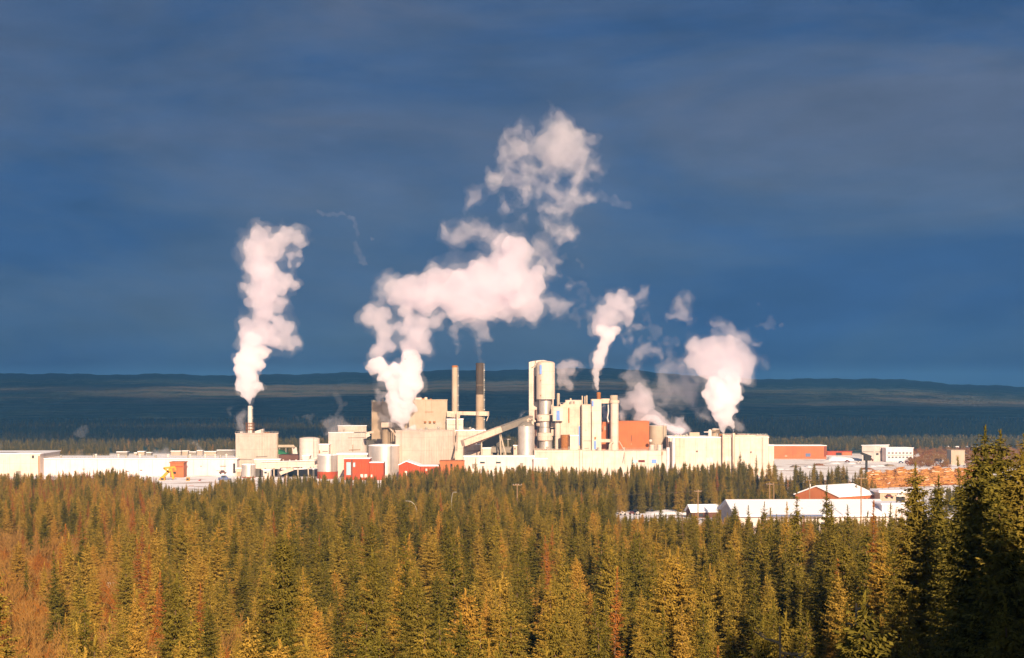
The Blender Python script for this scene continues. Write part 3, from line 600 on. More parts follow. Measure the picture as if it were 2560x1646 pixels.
for (a, b_, t, m_) in ((1038, 1054, 994.5, 'cream2'), (1054.3, 1061, 996, 'rust'), (1061.3, 1068, 993.5, 'cream'), (1075, 1079, 997, 'rust'), (945, 948, 1002, 'tan')): roof_box(T, a, b_, t, 1245, zz if a > 1000 else Z(1006, 1242)+.5, 5, 'roof_unit', m_)
tank('day_tank', 'tan concrete silo with an overhanging cap at the foot of the boiler house', 954, 975, 1062, 1205, 'tan', cat='silo', roof='tan')
T2 = thing('hopper', P(968, 1100, 1203), 'cream hopper with a sloping chute beside the tan concrete silo', 'hopper')
MB().prism(flat_fp(953, 980, 1201, 8), Z(1069, 1201), Z(1057, 1201)).build('body', 'cream', T2); MB().beam(P(974, 1071, 1202), P(990, 1090, 1206), 1.2, 1.2).build('chute', 'cream', T2)
for px in (979, 984): MB().beam((X(px, 1203), 1204, 0), (X(px, 1203), 1204, Z(1070, 1203)), .8, .8).build('post', 'tan', T2)
# big cream front block
fp = corner_fp(989, 1052.5, 1137.5, 1166, 55)
T, _, zt = block('front_block', 'large blank cream block with steam rising over it', 'building', fp, 1079, 'cream2', roof='cream2', over=.25, roof_t=.6, openings=[('tan', 'trim', 0, 1136, 1137, 1080, 1150), ('cream', 'trim', 3, 990, 1051, 1082, 1083)])
T, _, zt = block('annex', 'upper cream annex beneath the pale chimney', 'annex', flat_fp(1117, 1158, 1228, 26, 2), 1049, 'cream2', over=.3, openings=[('grey', 'ledge', 0, 1120, 1155, 1062, 1063)])
T, _, zt = block('turbine_hall', 'long cream hall behind the inclined conveyor foot', 'building', flat_fp(1136, 1214, 1218, 30, 1), 1077.5, 'cream2', over=.3, openings=[('cream', 'trim', 0, 1140, 1210, 1090, 1091), ('dark', 'opening', 0, 1205, 1211, 1094, 1100)])
MB().sphere((X(1182, 1222), 1224, Z(1076, 1220)), 1.6, sc=(1, 1, .8)).build('roof_vent', 'snow', T)
pipe('service_pipe', 'thin cream pipe running down past the upper annex', [P(1143, 1030, 1224), P(1143.5, 1075, 1222), P(1142, 1100, 1200), P(1141, 1130, 1164)], .7, 'cream')
stack('chimney', 'pale cream chimney with a rust-stained rounded top', 1129.5, 1144, 915, 1050, 1238, 'tanlight', cap='rust', taper=.08)
stack('chimney', 'tall thick chimney painted dark brown on its upper half', 1189.5, 1209.5, 908.5, 1078, 1236, 'tan', cap='darkstack', taper=.06, dark_to=987, zb=0)
# flue bridge
D = 1236; T = thing('flue_bridge', P(1170, 1045, D), 'horizontal cream flue bridge joining the boiler house to both chimneys', 'duct')
MB().beam(P(1118, 1033, 1234), P(1190, 1034, 1232), 3.2, S(9, D)).build('duct', 'cream', T)
MB().beam(P(1118, 1038, 1230), P(1150, 1041, 1230), 4, S(9, D)).build('lower_duct', 'cream', T)
rr = S(17, D); cx = X(1206, D); cyy = 1236+S(10.5, D)
MB().lathe(cx, cyy, [(rr, Z(1040, D)), (rr, Z(1029, D))], 24).build('ring', 'cream', T, True)
for a in (-1, 1): MB().tube([(cx+a*rr*.9, cyy-1, Z(1040, D)), (cx+a*rr*.6, cyy-1, Z(1053, D))], .35, 6).build('brace', 'cream', T)
MB().beam(P(1120, 1030, 1236), P(1192, 1031, 1236), .4, .4).build('handrail', 'lampsteel', T)
# inclined conveyor
D1, D2 = 1158, 1200; T = thing('inclined_conveyor', (X(1240, 1175), 1175, 0), 'long covered conveyor climbing to the digester tower', 'conveyor')
A_, B_, C_ = Vector(P(1157, 1109, D1)), Vector(P(1250, 1073.5, 1175)), Vector(P(1327, 1046, 1205))
MB().beam(A_, B_, 4.6, S(15, D1)).build('lower_gallery', 'cream', T); MB().beam(B_, C_, 4.4, S(13.5, D2)).build('upper_gallery', 'grey', T)  # upper gallery coloured grey for the weaker light at its angle
MB().beam(A_+Vector((2, 0, -2.6)), B_+Vector((0, 0, -2.6)), 3.4, .5).build('truss', 'brown', T)
for p, dx in ((B_, 1), (B_, 7), (A_.lerp(B_, .5), 0), (B_.lerp(C_, .6), 0)): MB().beam((p.x+dx*1.2, p.y+1, 0), (p.x, p.y+1, p.z-2.4), .9, .9).build('leg', 'tanlight', T)
T, _, zt = block('shaded_store', 'dark grey store in the shade under the inclined conveyor', 'store', flat_fp(1205, 1250, 1196, 20, 0), 1085, 'greydark', roof='grey', over=.2)  # shade under the conveyor is put into its dark grey walls
T, _, zt = block('low_block', 'low cream block at the foot of the inclined conveyor', 'building', corner_fp(1158, 1163, 1206, 1180, 40), 1113, 'cream', over=.2, openings=[('rust', 'trim', 0, 1166, 1204, 1127, 1128.5)])
T, _, zt = block('low_block', 'lower cream block between the inclined conveyor foot and the grey gallery', 'building', flat_fp(1206, 1227.5, 1176, 14), 1121.5, 'cream2', over=.2)
D = 1190; T = thing('grey_gallery', (X(1257, D), D, 0), 'level grey gallery with a dark gap under it beside the tall silo', 'conveyor')
MB().box(X(1227.5, D), X(1283, D), D, D+5, Z(1132, D), Z(1119, D)).build('gallery', 'grey', T); MB().box(X(1227, D), X(1284, D), D-.4, D+5.4, Z(1119, D), Z(1119, D)+.4).build('roof', 'grey', T)
for px in (1230, 1245, 1260, 1281): MB().beam((X(px, D), D+2, 0), (X(px, D), D+2, Z(1132, D)), .9, .9).build('post', 'tanlight', T)
T, _, zt = block('cabin', 'small cream cabin squeezed against the tall silo', 'cabin', flat_fp(1284, 1295, 1180, 7), 1115, 'cream', openings=[('dark', 'window', 0, 1286, 1289, 1120, 1124)])
D = 1206; T = thing('yard_pipework', P(1262, 1140, D), 'thin pale pipe rack beyond the grey gallery', 'pipe rack')
MB().tube([P(1250, 1118, D), P(1252, 1102, D), P(1258, 1098.5, D), P(1284, 1098.5, D)], .5, 8).build('pipe', 'white', T)
for px in (1255, 1270, 1283): MB().beam((X(px, D), D, 0), (X(px, D), D, Z(1099, D)), .35, .35).build('post', 'lampsteel', T)
# long bright front wall
T, _, zt = block('front_building', 'long low bright white building below the silo and digester tower', 'building', flat_fp(1159, 1336, 1152, 18, .5), 1142, 'white', over=.3, openings=[('grey', 'door', 0, 1180, 1186, 1160, 1172), ('glass', 'window', 0, 1200, 1212, 1155, 1159), ('glass', 'window', 0, 1240, 1252, 1155, 1159), ('grey', 'door', 0, 1300, 1308, 1158, 1172)])
T, _, zt = block('stepped_wall_block', 'bright white block one step taller next to the long low building', 'building', flat_fp(1334, 1368, 1148, 16, 0), 1148, 'white', over=.3)
# tall silo
D = 1172; r = S(20.5, D); cx = X(1315.5, D); cyy = D+r; T = thing('tall_silo', (cx, cyy, 0), 'tall shiny silo with a conical top and a curved pipe', 'silo')
MB().lathe(cx, cyy, [(r, -.2), (r, Z(1066, D))], 44).build('shell', 'metal', T, True)
MB().lathe(cx, cyy, [(r*1.02, Z(1066, D)), (r*1.02, Z(1065, D)), (r*.42, Z(1055, D)), (.4, Z(1054, D))], 44).build('cone_roof', 'grey', T, True)
MB().tube([P(1320, 1056, D+5), P(1319, 1050, D+5), P(1324, 1047.5, D+5), P(1331, 1049, D+5), P(1338, 1054, D+6)], .8, 8).build('pipe', 'cream', T, True)
for k in range(1, 7): zz = Z(1066, D)*k/7; MB().lathe(cx, cyy, [(r+.1, zz), (r+.1, zz+.2)], 44).build('hoop', 'metal', T, True)
MB().beam((cx-r*.2, D+.1, Z(1066, D)+.5), (cx-r*.85, D+r*.6, Z(1066, D)-.1), .5, .6).build('ridge', 'white', T)

# ---- digester tower
D = 1196; T = thing('digester_tower', (X(1355, D), D+8, 0), 'tallest tower of the mill, a cream slab with a capsule and stacked metal drums', 'tower')
fpS = flat_fp(1322.5, 1384, D+14, 10, 0)
x0, x1 = fpS[0][0], fpS[1][0]; n = 12; fr = []
for i in range(n+1):
    a = i/n; x = x0+(x1-x0)*a; yv = 905.5-5.0*math.sin(min(a*1.6, 1)*math.pi/2)+(0 if a < .62 else (a-.62)/.38*6.5); fr.append((x, Z(yv, D+14)))
v = [(x, D+14, z) for x, z in fr]+[(x, D+24, z) for x, z in fr]+[(x0, D+14, 0), (x1, D+14, 0), (x0, D+24, 0), (x1, D+24, 0)]
k = n+1; f = [tuple([2*k]+[2*k+1]+list(range(n, -1, -1))), tuple([2*k+3, 2*k+2]+list(range(k, 2*k)))]+[(i, i+1, k+i+1, k+i) for i in range(n)]+[(2*k, 0, k, 2*k+2), (2*k+1, 2*k+3, 2*k-1, n)]
MB().add(v, f).build('slab', 'cream2', T)
def drum(name, xl, xr, yt, yb, D, m, n=36, pd=0.0, rnd=False):
    r = S((xr-xl)/2, D); cx = X((xl+xr)/2, D); c2 = D+r+pd; z0, z1 = Z(yb, D), Z(yt, D)
    pr = [(r, z0), (r, z1)] if not rnd else [(r*.6, z0), (r*.96, z0+.5), (r, z0+1.5), (r, z1-1.5), (r*.96, z1-.5), (r*.6, z1)]
    return MB().lathe(cx, c2, pr, n).build(name, m, T, True)
drum('capsule', 1341, 1388, 908, 998.5, D-2, 'cream2', 44)
MB().lathe(X(1364.5, D-2), D-2+S(23.5, D-2), [(S(23.3, D), Z(908, D-2)), (S(19, D), Z(904.5, D-2)), (S(9, D), Z(902.5, D-2)), (.3, Z(902, D-2))], 44).build('capsule_cap', 'cream', T, True)
drum('neck', 1348.5, 1379, 998.6, 1036, D+1, 'metal'); drum('collar', 1342, 1378, 1036.3, 1055, D-1, 'cream2', rnd=True)
drum('neck', 1348, 1376, 1054, 1068, D+1, 'metal'); drum('collar', 1340, 1378, 1056.5, 1067.5, D+1, 'cream', rnd=True, pd=1.5); drum('neck', 1348, 1376, 1067, 1083, D+2, 'metal')
drum('collar', 1343, 1383, 1082, 1103.5, D-1, 'cream2', rnd=True); drum('neck', 1348.5, 1381.5, 1103, 1127, D+1, 'metal')
MB().box(X(1377, D), X(1388, D), D+2, D+8, Z(1070, D), Z(1058, D)).build('bracket', 'cream', T)
MB().box(X(1378, D), X(1389, D), D+1, D+8, Z(1090, D), Z(1074, D)).build('bracket', 'cream', T)
MB().box(X(1349, D-2.5), X(1354.5, D-2.5), D-1.4, D+6, Z(936, D), Z(913, D)).build('window', 'blue', T)
MB().box(X(1337.5, D), X(1341, D), D+12.2, D+14.1, Z(1005, D), Z(940, D)).build('painted_shadow', 'brown', T)  # brown strip painted in for the tower's vertical shadow line
MB().box(X(1338, D), X(1342, D), D+12.2, D+14.1, Z(1122, D), Z(1025, D)).build('downpipe_or_shadow', 'brown', T)  # lower length of the same painted shadow line
cs = MB(); cs.tube([P(1329, 920, D+13.7), P(1337, 915, D+13.7), P(1339, 902, D+13.7)], .3, 5); cs.tube([P(1337, 915, D+13.7), P(1350, 914, D+13.7)], .3, 5); cs.build('conduit', 'grey', T)
for (a, b_, c, d_) in ((1350.5, 1352.5, 951, 953), (1351, 1353, 988, 990.5), (1352.5, 1354, 1044, 1046)): MB().box(X(a, D-2), X(b_, D-2), D-1.6, D+5, Z(d_, D), Z(c, D)).build('vent', 'rust', T)
T, _, zt = block('plant_building', 'broad cream base block under the digester tower', 'building', flat_fp(1336, 1456, 1172, 44, 0), 1127, 'cream2', roof='cream', over=.25, openings=[('cream', 'trim', 0, 1340, 1450, 1131, 1132), ('rust', 'trim', 0, 1366, 1367.5, 1150, 1170), ('paleblue', 'window', 0, 1358, 1362, 1170, 1180)])
# side column with blue window and its exhaust
T = thing('side_column', (X(1394, 1194), 1197, Z(1127, 1176)), 'slim round column with a square blue-windowed head beside the digester tower', 'column')
drum('shaft', 1387.5, 1402, 1053, 1126.5, 1190, 'cream2', 28)
MB().prism(flat_fp(1382, 1407, 1186, 7), Z(1053, 1186), Z(1018, 1186)).build('head', 'cream2', T); MB().box(X(1391, 1186), X(1399.5, 1186), 1185.7, 1187, Z(1051, 1186), Z(1027, 1186)).build('window', 'blue', T)
MB().prism(grow(flat_fp(1382, 1407, 1186, 7), .4), Z(1018, 1186), Z(1018, 1186)+.5).build('roof', 'cream', T)
stack('vent_stack', 'slim tan vent stack just behind the side column', 1392, 1399.5, 984.5, 1020, 1206, 'tanlight', ladder=False, zb=Z(1053, 1190))
# ---- bleach plant
fp = flat_fp(1401, 1455, 1190, 36, 0)
T, _, zt = block('bleach_house', 'tall cream bleach house with a stepped roof right of the digester tower'.replace(' right of', ' next to'), 'building', fp, 1013, 'cream', over=.2, roof='cream',
      openings=[('rust', 'downpipe_or_shadow', 0, 1420.5, 1423.5, 1020, 1058), ('blue', 'window', 0, 1446.5, 1450, 1066, 1114), ('cream2', 'trim', 0, 1446, 1454, 1064, 1066)])  # narrow rust strip stands in for a pipe's shadow on the wall
D = 1196
MB().box(X(1414, D), X(1454, D), D, D+14, zt+.5, Z(1000.5, D)).build('penthouse', 'cream2', T)
for a, b_, c, d_ in ((1427, 1428.5, 1005, 1009.5), (1433.5, 1436, 1004, 1010)): MB().box(X(a, D), X(b_, D), D-.3, D+.1, Z(d_, D), Z(c, D)).build('vent', 'maroon', T)
MB().prism(flat_fp(1408, 1420, 1193, 4), zt+.5, [zt+.8, Z(1001, D), Z(1001, D), zt+.8]).build('roof_hopper', 'cream', T)
for a, b_, c in ((1425, 1429, 996), (1454.5, 1457.5, 990), (1461, 1464, 991), (1465.5, 1469, 989), (1451, 1453.5, 1009)): MB().box(X(a, D), X(b_, D), D+1, D+3.5, zt+.5, Z(c, D)).build('roof_stub', 'tanlight', T)
tank('orange_tank', 'rust-orange stained tank in the nook below the bleach house', 1402, 1426, 1089, 1178, 'rust', yb=1127, roof='rust')
T, _, zt = block('white_box', 'small cream box room in front of the bleach house', 'room', flat_fp(1425, 1446, 1176, 12), 1090, 'cream2', over=.1, zb=Z(1127.5, 1176))
for nm, lb, a, b_, t, ops in (('bleach_column', 'pale square column with a rust streak at its foot between the bleach house and the brown stack', 1454.5, 1478.5, 1013, [('grey', 'ledge', 0, 1459, 1478, 1102, 1103.3), ('grey', 'ledge', 0, 1461, 1472, 1121, 1122.2), ('rust', 'hatch', 0, 1460, 1474, 1139, 1144), ('bluegrey', 'window', 0, 1463, 1469, 1145, 1153), ('tan', 'vent', 0, 1464, 1466, 1075, 1077.5), ('tan', 'trim', 0, 1455, 1456.2, 1015, 1150), ('tan', 'trim', 0, 1477, 1478.2, 1030, 1150)]),
                              ('bleach_column', 'pale square column topped by the brown stack', 1479, 1503.5, 1000, [('blue', 'window', 0, 1478.6+1, 1484, 1003, 1016.5), ('blue', 'window', 0, 1485, 1490, 1103, 1124), ('rust', 'hatch', 0, 1486, 1490, 1093, 1099), ('tan', 'trim', 0, 1479, 1480.2, 1030, 1150)])):
    T, _, zt = block(nm, lb, 'column', flat_fp(a, b_, 1184 if a < 1470 else 1182, 20, 0), t, 'cream2', roof='cream', over=.15, openings=ops)
stack('brown_stack', 'short rusty brown stack venting the brightest thin plume', 1492, 1502, 982, 1001, 1186, 'rust', ladder=False, zb=zt+.5)
# scrubber
T = thing('scrubber_column', (X(1537, 1186), 1190, 0), 'tall round scrubber column with a grey cap between the orange buildings', 'column')
drum('shaft', 1526.5, 1547, 1005, 1200, 1184, 'cream2', 32); drum('cap', 1525.5, 1545, 988.5, 1004.6, 1184.4, 'tanlight', 32); drum('flange', 1524.5, 1549, 1001, 1008, 1183.2, 'cream', 32)
MB().beam(P(1503, 1003, 1190), P(1530, 1003, 1190), 3.5, S(12, 1190)).build('upper_duct', 'cream', T); MB().beam(P(1503, 1102, 1188), P(1530, 1102, 1188), 3, S(8, 1188)).build('lower_duct', 'cream', T)
MB().tube([P(1524, 1127, 1182), P(1525, 1112, 1182), P(1530, 1106, 1182), P(1536, 1106, 1182)], .9, 8).build('elbow', 'cream', T, True)
MB().tube([P(1520.5, 1012, 1182), P(1521, 1030, 1182), P(1518.5, 1045, 1182), P(1521, 1056, 1182)], .5, 8).build('hose', 'white', T, True)
T, _, zt = block('orange_building', 'narrow orange building face between the brown stack and the scrubber column', 'building', flat_fp(1504, 1524, 1200, 20), 1057, 'orange', roof='orange', over=.1, openings=[('tan', 'panel', 0, 1510, 1516, 1066, 1076), ('dark', 'opening', 0, 1519, 1523, 1060, 1122)])
T, _, zt = block('orange_building', 'big square orange brick building beside the scrubber column', 'building', flat_fp(1524.5, 1623, 1201, 34, 0), 1056, 'orange', roof='orange', over=.15, roof_t=.8, openings=[('brown', 'crack_stain', 0, 1578, 1579.2, 1088, 1104), ('tanlight', 'vent', 0, 1577.5, 1579, 1109, 1112)])
pipe('guy_pipe', 'thin cream pipe slanting down over the big orange building', [P(1548, 1104, 1183), P(1561, 1126, 1176), P(1562, 1150, 1168)], .3, 'cream')
# tan drum tank and little vessels
tank('drum_tank', 'tan drum-shaped tank wreathed in steam beside the big orange building', 1624, 1669, 1066, 1205, 'tanlight', roof='white', dome=.3)
for lb, a, b_ in (('first small white vessel at the foot of the tan drum tank, nearer the orange building', 1624.5, 1638.5), ('second small white vessel at the foot of the tan drum tank, nearer the machine hall', 1643.5, 1657)):
    tank('vessel', lb, a, b_, 1113, 1182, 'white', cat='vessel', yb=1127.5, roof='cream')
MB().sphere((X(1627, 1190), 1192, Z(1103, 1190)), 1.3).build('small_sphere', 'white', None, True, origin=(X(1627, 1190), 1192, Z(1103, 1190)-1.3))
tag(bpy.data.objects['small_sphere'], 'white ball valve housing above the small vessels', 'valve'); 
T, _, zt = block('base_building', 'long cream base building with a small blue door', 'building', flat_fp(1456.5, 1667, 1174, 26, 0), 1129, 'cream2', over=.2, roof='cream2',
      openings=[('cream', 'awning', 0, 1617, 1660, 1138, 1139.2), ('maroon', 'window', 0, 1596, 1612, 1150.5, 1156), ('blue', 'door', 0, 1629, 1641, 1149, 1158.5), ('paleblue', 'window', 0, 1580, 1594, 1150, 1158), ('tan', 'trim', 0, 1561, 1562, 1130, 1160), ('tan', 'trim', 0, 1653, 1658, 1129, 1138)])
pipe('white_column', 'bright white standpipe at the end of the long base building', [(X(1670.5, 1172), 1174, 0), (X(1670.5, 1172), 1174, Z(1119, 1172))], S(4.5, 1172), 'pinkwhite', 'pipe', n=20)
pipe('white_column', 'taller bright white standpipe against the machine hall wall', [(X(1684.5, 1176), 1178, 0), (X(1684.5, 1176), 1178, Z(1096, 1176))], S(4.5, 1172), 'pinkwhite', 'pipe', n=20)
# machine hall
fp = flat_fp(1671, 1921.5, 1186, 60, 0)
T, _, zt = block('machine_hall', 'wide cream machine hall with two pilasters and steam vents', 'mill hall', fp, 1094.5, 'cream2', over=.3, roof='snow',
      openings=[('cream', 'panel', 0, 1689, 1711, 1096, 1160), ('tan', 'trim', 0, 1672, 1675, 1096, 1130), ('brown', 'opening', 0, 1740, 1744.5, 1127, 1131), ('brown', 'opening', 0, 1875.5, 1879, 1129, 1133), ('grey', 'vent', 0, 1764, 1765, 1119, 1121), ('white', 'door', 0, 1765, 1782, 1145, 1158), ('white', 'canopy', 0, 1813, 1830, 1141, 1153)])
D = 1184.9; MB().box(X(1811, D), X(1920.8, D), D, 1240, zt+.5, Z(1090, D)).build('raised_wall', 'cream2', T)
MB().box(X(1811, D), X(1889, D), D+.3, 1239, Z(1090, D), Z(1087.8, D)).build('parapet', 'cream', T)
for a, b_, t in ((1806.5, 1811.5, 1085), (1832, 1837.5, 1083)): MB().box(X(a, 1182), X(b_, 1182), 1182, 1186.2, 0, Z(t, 1182)).build('pilaster', 'cream', T)
zt2 = zt+.5
roof_box(T, 1724, 1749, 1081.5, 1205, zt2, 8, 'roof_unit', 'tanlight')
for a, b_, t in ((1686, 1692, 1088), (1700, 1704, 1087), (1706, 1712, 1088), (1716, 1720, 1086)): roof_box(T, a, b_, t, 1198, zt2, 3, 'roof_fan', 'cream')
MB().lathe(X(1776, 1200), 1203, [(S(4.5, 1200), zt2), (S(4.8, 1200), Z(1078, 1200)), (S(3, 1200), Z(1074.5, 1200)), (.3, Z(1074, 1200))], 18).build('roof_cowl', 'white', T, True)
MB().lathe(X(1791, 1204), 1210, [(S(11, 1200), zt2), (S(12, 1200), Z(1080, 1200)), (S(9, 1200), Z(1074, 1200)), (S(4, 1200), Z(1071.5, 1200)), (.3, Z(1071, 1200))], 22).build('roof_cowl', 'tan', T, True)
MB().box(X(1760, 1200), X(1773, 1200), 1200, 1201, Z(1081.5, 1200), Z(1079.5, 1200)).build('roof_duct', 'white', T); MB().box(X(1780, 1203), X(1796, 1203), 1200, 1201.5, Z(1074, 1200), Z(1072.3, 1200)).build('roof_duct', 'white', T)
MB().box(X(1798, 1190), X(1810, 1190), 1190, 1196, zt2, Z(1085.5, 1190)).build('steam_vent', 'rust', T); MB().box(X(1833, 1190), X(1838, 1190), 1190, 1194, zt2, Z(1084, 1190)).build('steam_vent', 'rust', T)
MB().lathe(X(1840.5, 1196), 1197, [(1.0, zt2), (1.0, Z(1081, 1196)), (1.3, Z(1080.5, 1196)), (.8, Z(1076.5, 1196))], 12).build('black_pipe', 'dark', T, True)
for k in range(8): MB().box(X(1893+k*3.4, 1215), X(1894.6+k*3.4, 1215), 1215, 1216, Z(1090, D), Z(1084.6+(k % 2), 1215)).build('antenna', 'lampsteel', T)
T, _, zt = block('east_annex', 'short cream annex between the machine hall and the orange warehouse', 'annex', flat_fp(1922, 1935, 1190, 30), 1114.5, 'cream2', over=.2)
T, _, zt = block('orange_warehouse', 'long plain orange warehouse at the end of the mill', 'warehouse', flat_fp(1930, 2066, 1540, 34, -1), 1115, 'orange', over=.2, openings=[('tan', 'door', 0, 1962, 1968, 1138, 1143), ('bluegrey', 'door', 0, 2014, 2026, 1134, 1142), ('maroon', 'trim', 0, 2061, 2064, 1116, 1142)])
T, _, zt = block('conveyor_shed', 'thin red roofed shed trailing off beyond the orange warehouse', 'shed', flat_fp(2068, 2130, 1640, 10), 1129.5, 'red', roof='red', over=.4, openings=[('orange', 'panel', 0, 2106, 2128, 1131, 1139), ('dark', 'opening', 0, 2090, 2104, 1132, 1139)])
mound('snow_mound', 'low snow bank before the thin red roofed shed', 'snow bank', [(2066, 1153), (2080, 1141), (2100, 1142), (2150, 1147), (2160, 1154)], 1500, 'snow', seed=12)
# office building
fp = corner_fp(2155, 2186, 2222, 1470, 50)
T, _, zt = block('office_building', 'two storey pale office block with a flat snowy roof', 'office', fp, 1115, 'white', over=.6, openings=[('grey', 'ledge', 0, 2188, 2218, 1129, 1130), ('grey', 'ledge', 3, 2157, 2184, 1129, 1130), ('glass', 'window', 0, 2190, 2196, 1133, 1138)])
T, _, zt = block('office_wing', 'pale office wing with rows of dark windows joined to the flat-roofed office block', 'office', flat_fp(2215, 2283, 1466, 24, 3), 1121, 'pinkwhite', over=.6,
   openings=[('glass', 'window', 0, 2220+k*9, 2225+k*9, 1131.5, 1134.5) for k in range(7)]+[('glass', 'window', 0, 2220+k*9, 2225+k*9, 1142, 1145) for k in range(7)]+[('grey', 'ledge', 0, 2217, 2282, 1138, 1139)])
# log pile: hundreds of stacked stems, nobody could count them
def log_pile():
    m = bpy.data.materials.new('debarked_log'); n, l = link_nodes(m); out = N(n, 'ShaderNodeOutputMaterial'); p = N(n, 'ShaderNodeBsdfPrincipled', inp={'Roughness': .85}); l.new(p.outputs[0], out.inputs[0])
    geo = N(n, 'ShaderNodeNewGeometry'); c = N(n, 'ShaderNodeValToRGB'); l.new(geo.outputs['Random Per Island'], c.inputs[0])
    c.color_ramp.elements[0].color = (.26, .085, .014, 1); c.color_ramp.elements[1].color = (.72, .32, .06, 1); e = c.color_ramp.elements.new(.93); e.color = (.5, .22, .045, 1); e = c.color_ramp.elements.new(.95); e.color = (.7, .62, .55, 1)
    l.new(c.outputs[0], p.inputs[0]); M['log'] = m
    g = MB(); rr = np.random.default_rng(4)
    for i in range(2600):
        px = rr.uniform(2172, 2446); a = (px-2172)/274
        Dn = 1025+a*55; yb = 1222-12*a; yt = 1178-9*a
        q = rr.uniform(0, 1); D = Dn+q*70; h = (q**.5)*8.6*(0.85+.15*math.sin(px*.21)+.12*math.sin(px*.07+1))+rr.uniform(-.3, .3)
        ang = rr.normal(0.15, .45); L = rr.uniform(3, 6.5); r = rr.uniform(.2, .42); dx, dy = math.cos(ang)*L/2, math.sin(ang)*L/2; tl = rr.normal(0, .35)
        x = X(px, D); z = max(h, r)
        g.tube([(x-dx, D-dy, z-tl), (x+dx, D+dy, z+tl)], r, 6)
    o = g.build('log_pile', 'log', None, origin=(X(2310, 1070), 1070, 0)); tag(o, 'great heap of orange debarked logs in the snowy yard', 'log pile', None, 'stuff')
    # earth-brown body below the top logs
    v = []; f = []; na, nb = 60, 14
    for i in range(na+1):
        a = i/na; px = 2172+274*a; Dn = 1025+a*55
        for j in range(nb+1):
            q = j/nb; D = Dn+q*70; v.append((X(px, D), D, (q**.5)*8.1*(0.85+.15*math.sin(px*.21)+.12*math.sin(px*.07+1))-.2))
    for i in range(na):
        for j in range(nb): s_ = i*(nb+1)+j; f.append((s_, s_+nb+1, s_+nb+2, s_+1))
    k = len(v); 
    o2 = MB().add(v, f).build('bark_heap', 'rust', None, True, origin=(X(2310, 1070), 1070, 0)); tag(o2, 'orange-brown bed of bark under the heaped logs', 'bark', None, 'stuff')
log_pile()
# low buildings in the clearing
def shed3d(name, label, cat, gl, gr, ridge_l, ridge_r, eave_l, eave_r, D, Dr, wall, zb, n_win=0, roof='snow', win='glass'):
    pass
def house(name, label, cat, c, L, Wd, yaw, zb, eave, ridge, wall, roof='snow', win=(), over=.7, rt=.5, doors=()):
    """gabled house: c = centre, L along ridge, Wd across, yaw of the ridge from +X."""
    T = thing(name, (c[0], c[1], zb), label, cat); u = Vector((math.cos(R(yaw)), math.sin(R(yaw)), 0)); v_ = Vector((-u.y, u.x, 0)); C = Vector((c[0], c[1], 0))
    def q(a, b, z): return tuple(C+u*a+v_*b+Vector((0, 0, zb+z)))
    h = L/2; w = Wd/2
    vs = [q(s*h, t, z) for s in (-1, 1) for t, z in ((-w, -1.0), (w, -1.0), (w, eave), (0, ridge), (-w, eave))]
    MB().add(vs, [(4, 3, 2, 1, 0), (5, 6, 7, 8, 9), (0, 5, 9, 4), (1, 2, 7, 6), (2, 3, 8, 7), (3, 4, 9, 8), (0, 1, 6, 5)]).build('wall', wall, T)
    k = (ridge-eave)/w
    for s in (-1, 1):
        a = [(x, s*t, z) for x in (-h-over, h+over) for t, z in ((.0, ridge+.05), (w+over, eave-k*over+.05), (w+over, eave-k*over+.05+rt), (.0, ridge+.05+rt))]
        fs = [(0, 1, 2, 3), (7, 6, 5, 4), (0, 4, 5, 1), (1, 5, 6, 2), (2, 6, 7, 3), (3, 7, 4, 0)]
        if s > 0: fs = [f[::-1] for f in fs]
        MB().add([q(*p) for p in a], [f[::-1] for f in fs]).build('roof', roof, T)
    for (side, a0, a1, z0, z1, m_, nm) in win:
        if side in 'fb':
            s = -1 if side == 'f' else 1; P8 = [q(x, s*(w+d), z) for d in (-.05, .15) for x, z in ((a0, z0), (a1, z0), (a1, z1), (a0, z1))]
        else:
            s = -1 if side == 'l' else 1; P8 = [q(s*(h+d), y, z) for d in (-.05, .15) for y, z in ((a0, z0), (a1, z0), (a1, z1), (a0, z1))]
        MB().add(P8, [(0, 1, 2, 3), (7, 6, 5, 4), (0, 4, 5, 1), (1, 5, 6, 2), (2, 6, 7, 3), (3, 7, 4, 0)]).build(nm, m_, T)
    return T
# red barn behind the white one
D = 840
house('orange_barn', 'orange barn with a white snow roof below the log heap', 'barn', (X(2097, D)+11.5-9.4, D+10.4+10.4, 0), 31, 28, 42, 0.0, 5.8, 10.6, 'orange', win=[('f', -9, -7.5, 2.5, 4, 'glass', 'window'), ('f', -2, -.5, 2.5, 4, 'glass', 'window'), ('f', 6, 8, .2, 4, 'dark', 'door'), ('l', -2, 1.5, 0, 4, 'brown', 'door'), ('f', 10, 11.2, 2.5, 4, 'glass', 'window')], rt=.6)
D = 640
house('white_shed', 'long white workshop under a broad snow roof in the clearing', 'workshop', (X(2016, D), D+8, 1), 59, 38, 2, 2.0, 9.2, 13.6, 'white', win=[('f', a, a+w_, 4.9, 6.6, 'glass', 'window') for a, w_ in ((-25, 1.6), (-19, 3.2), (-11.5, 1.6), (-4, 1.4), (3, 3.4), (11, 1.6))]+[('f', 22, 26, 0, 4.2, 'bluegrey', 'door'), ('f', -29, -27, 0, 3.0, 'brown', 'door')], over=1.6, rt=.7)
T, _, zt = block('white_end_block', 'bright white end block with one small dark window', 'building', flat_fp(2205, 2266, 632, 14, 3), 1262, 'pinkwhite', over=.4, zb=1.0, openings=[('brown', 'window', 0, 2231, 2238.5, 1297, 1304)])
T['_'] = 0; del T['_']
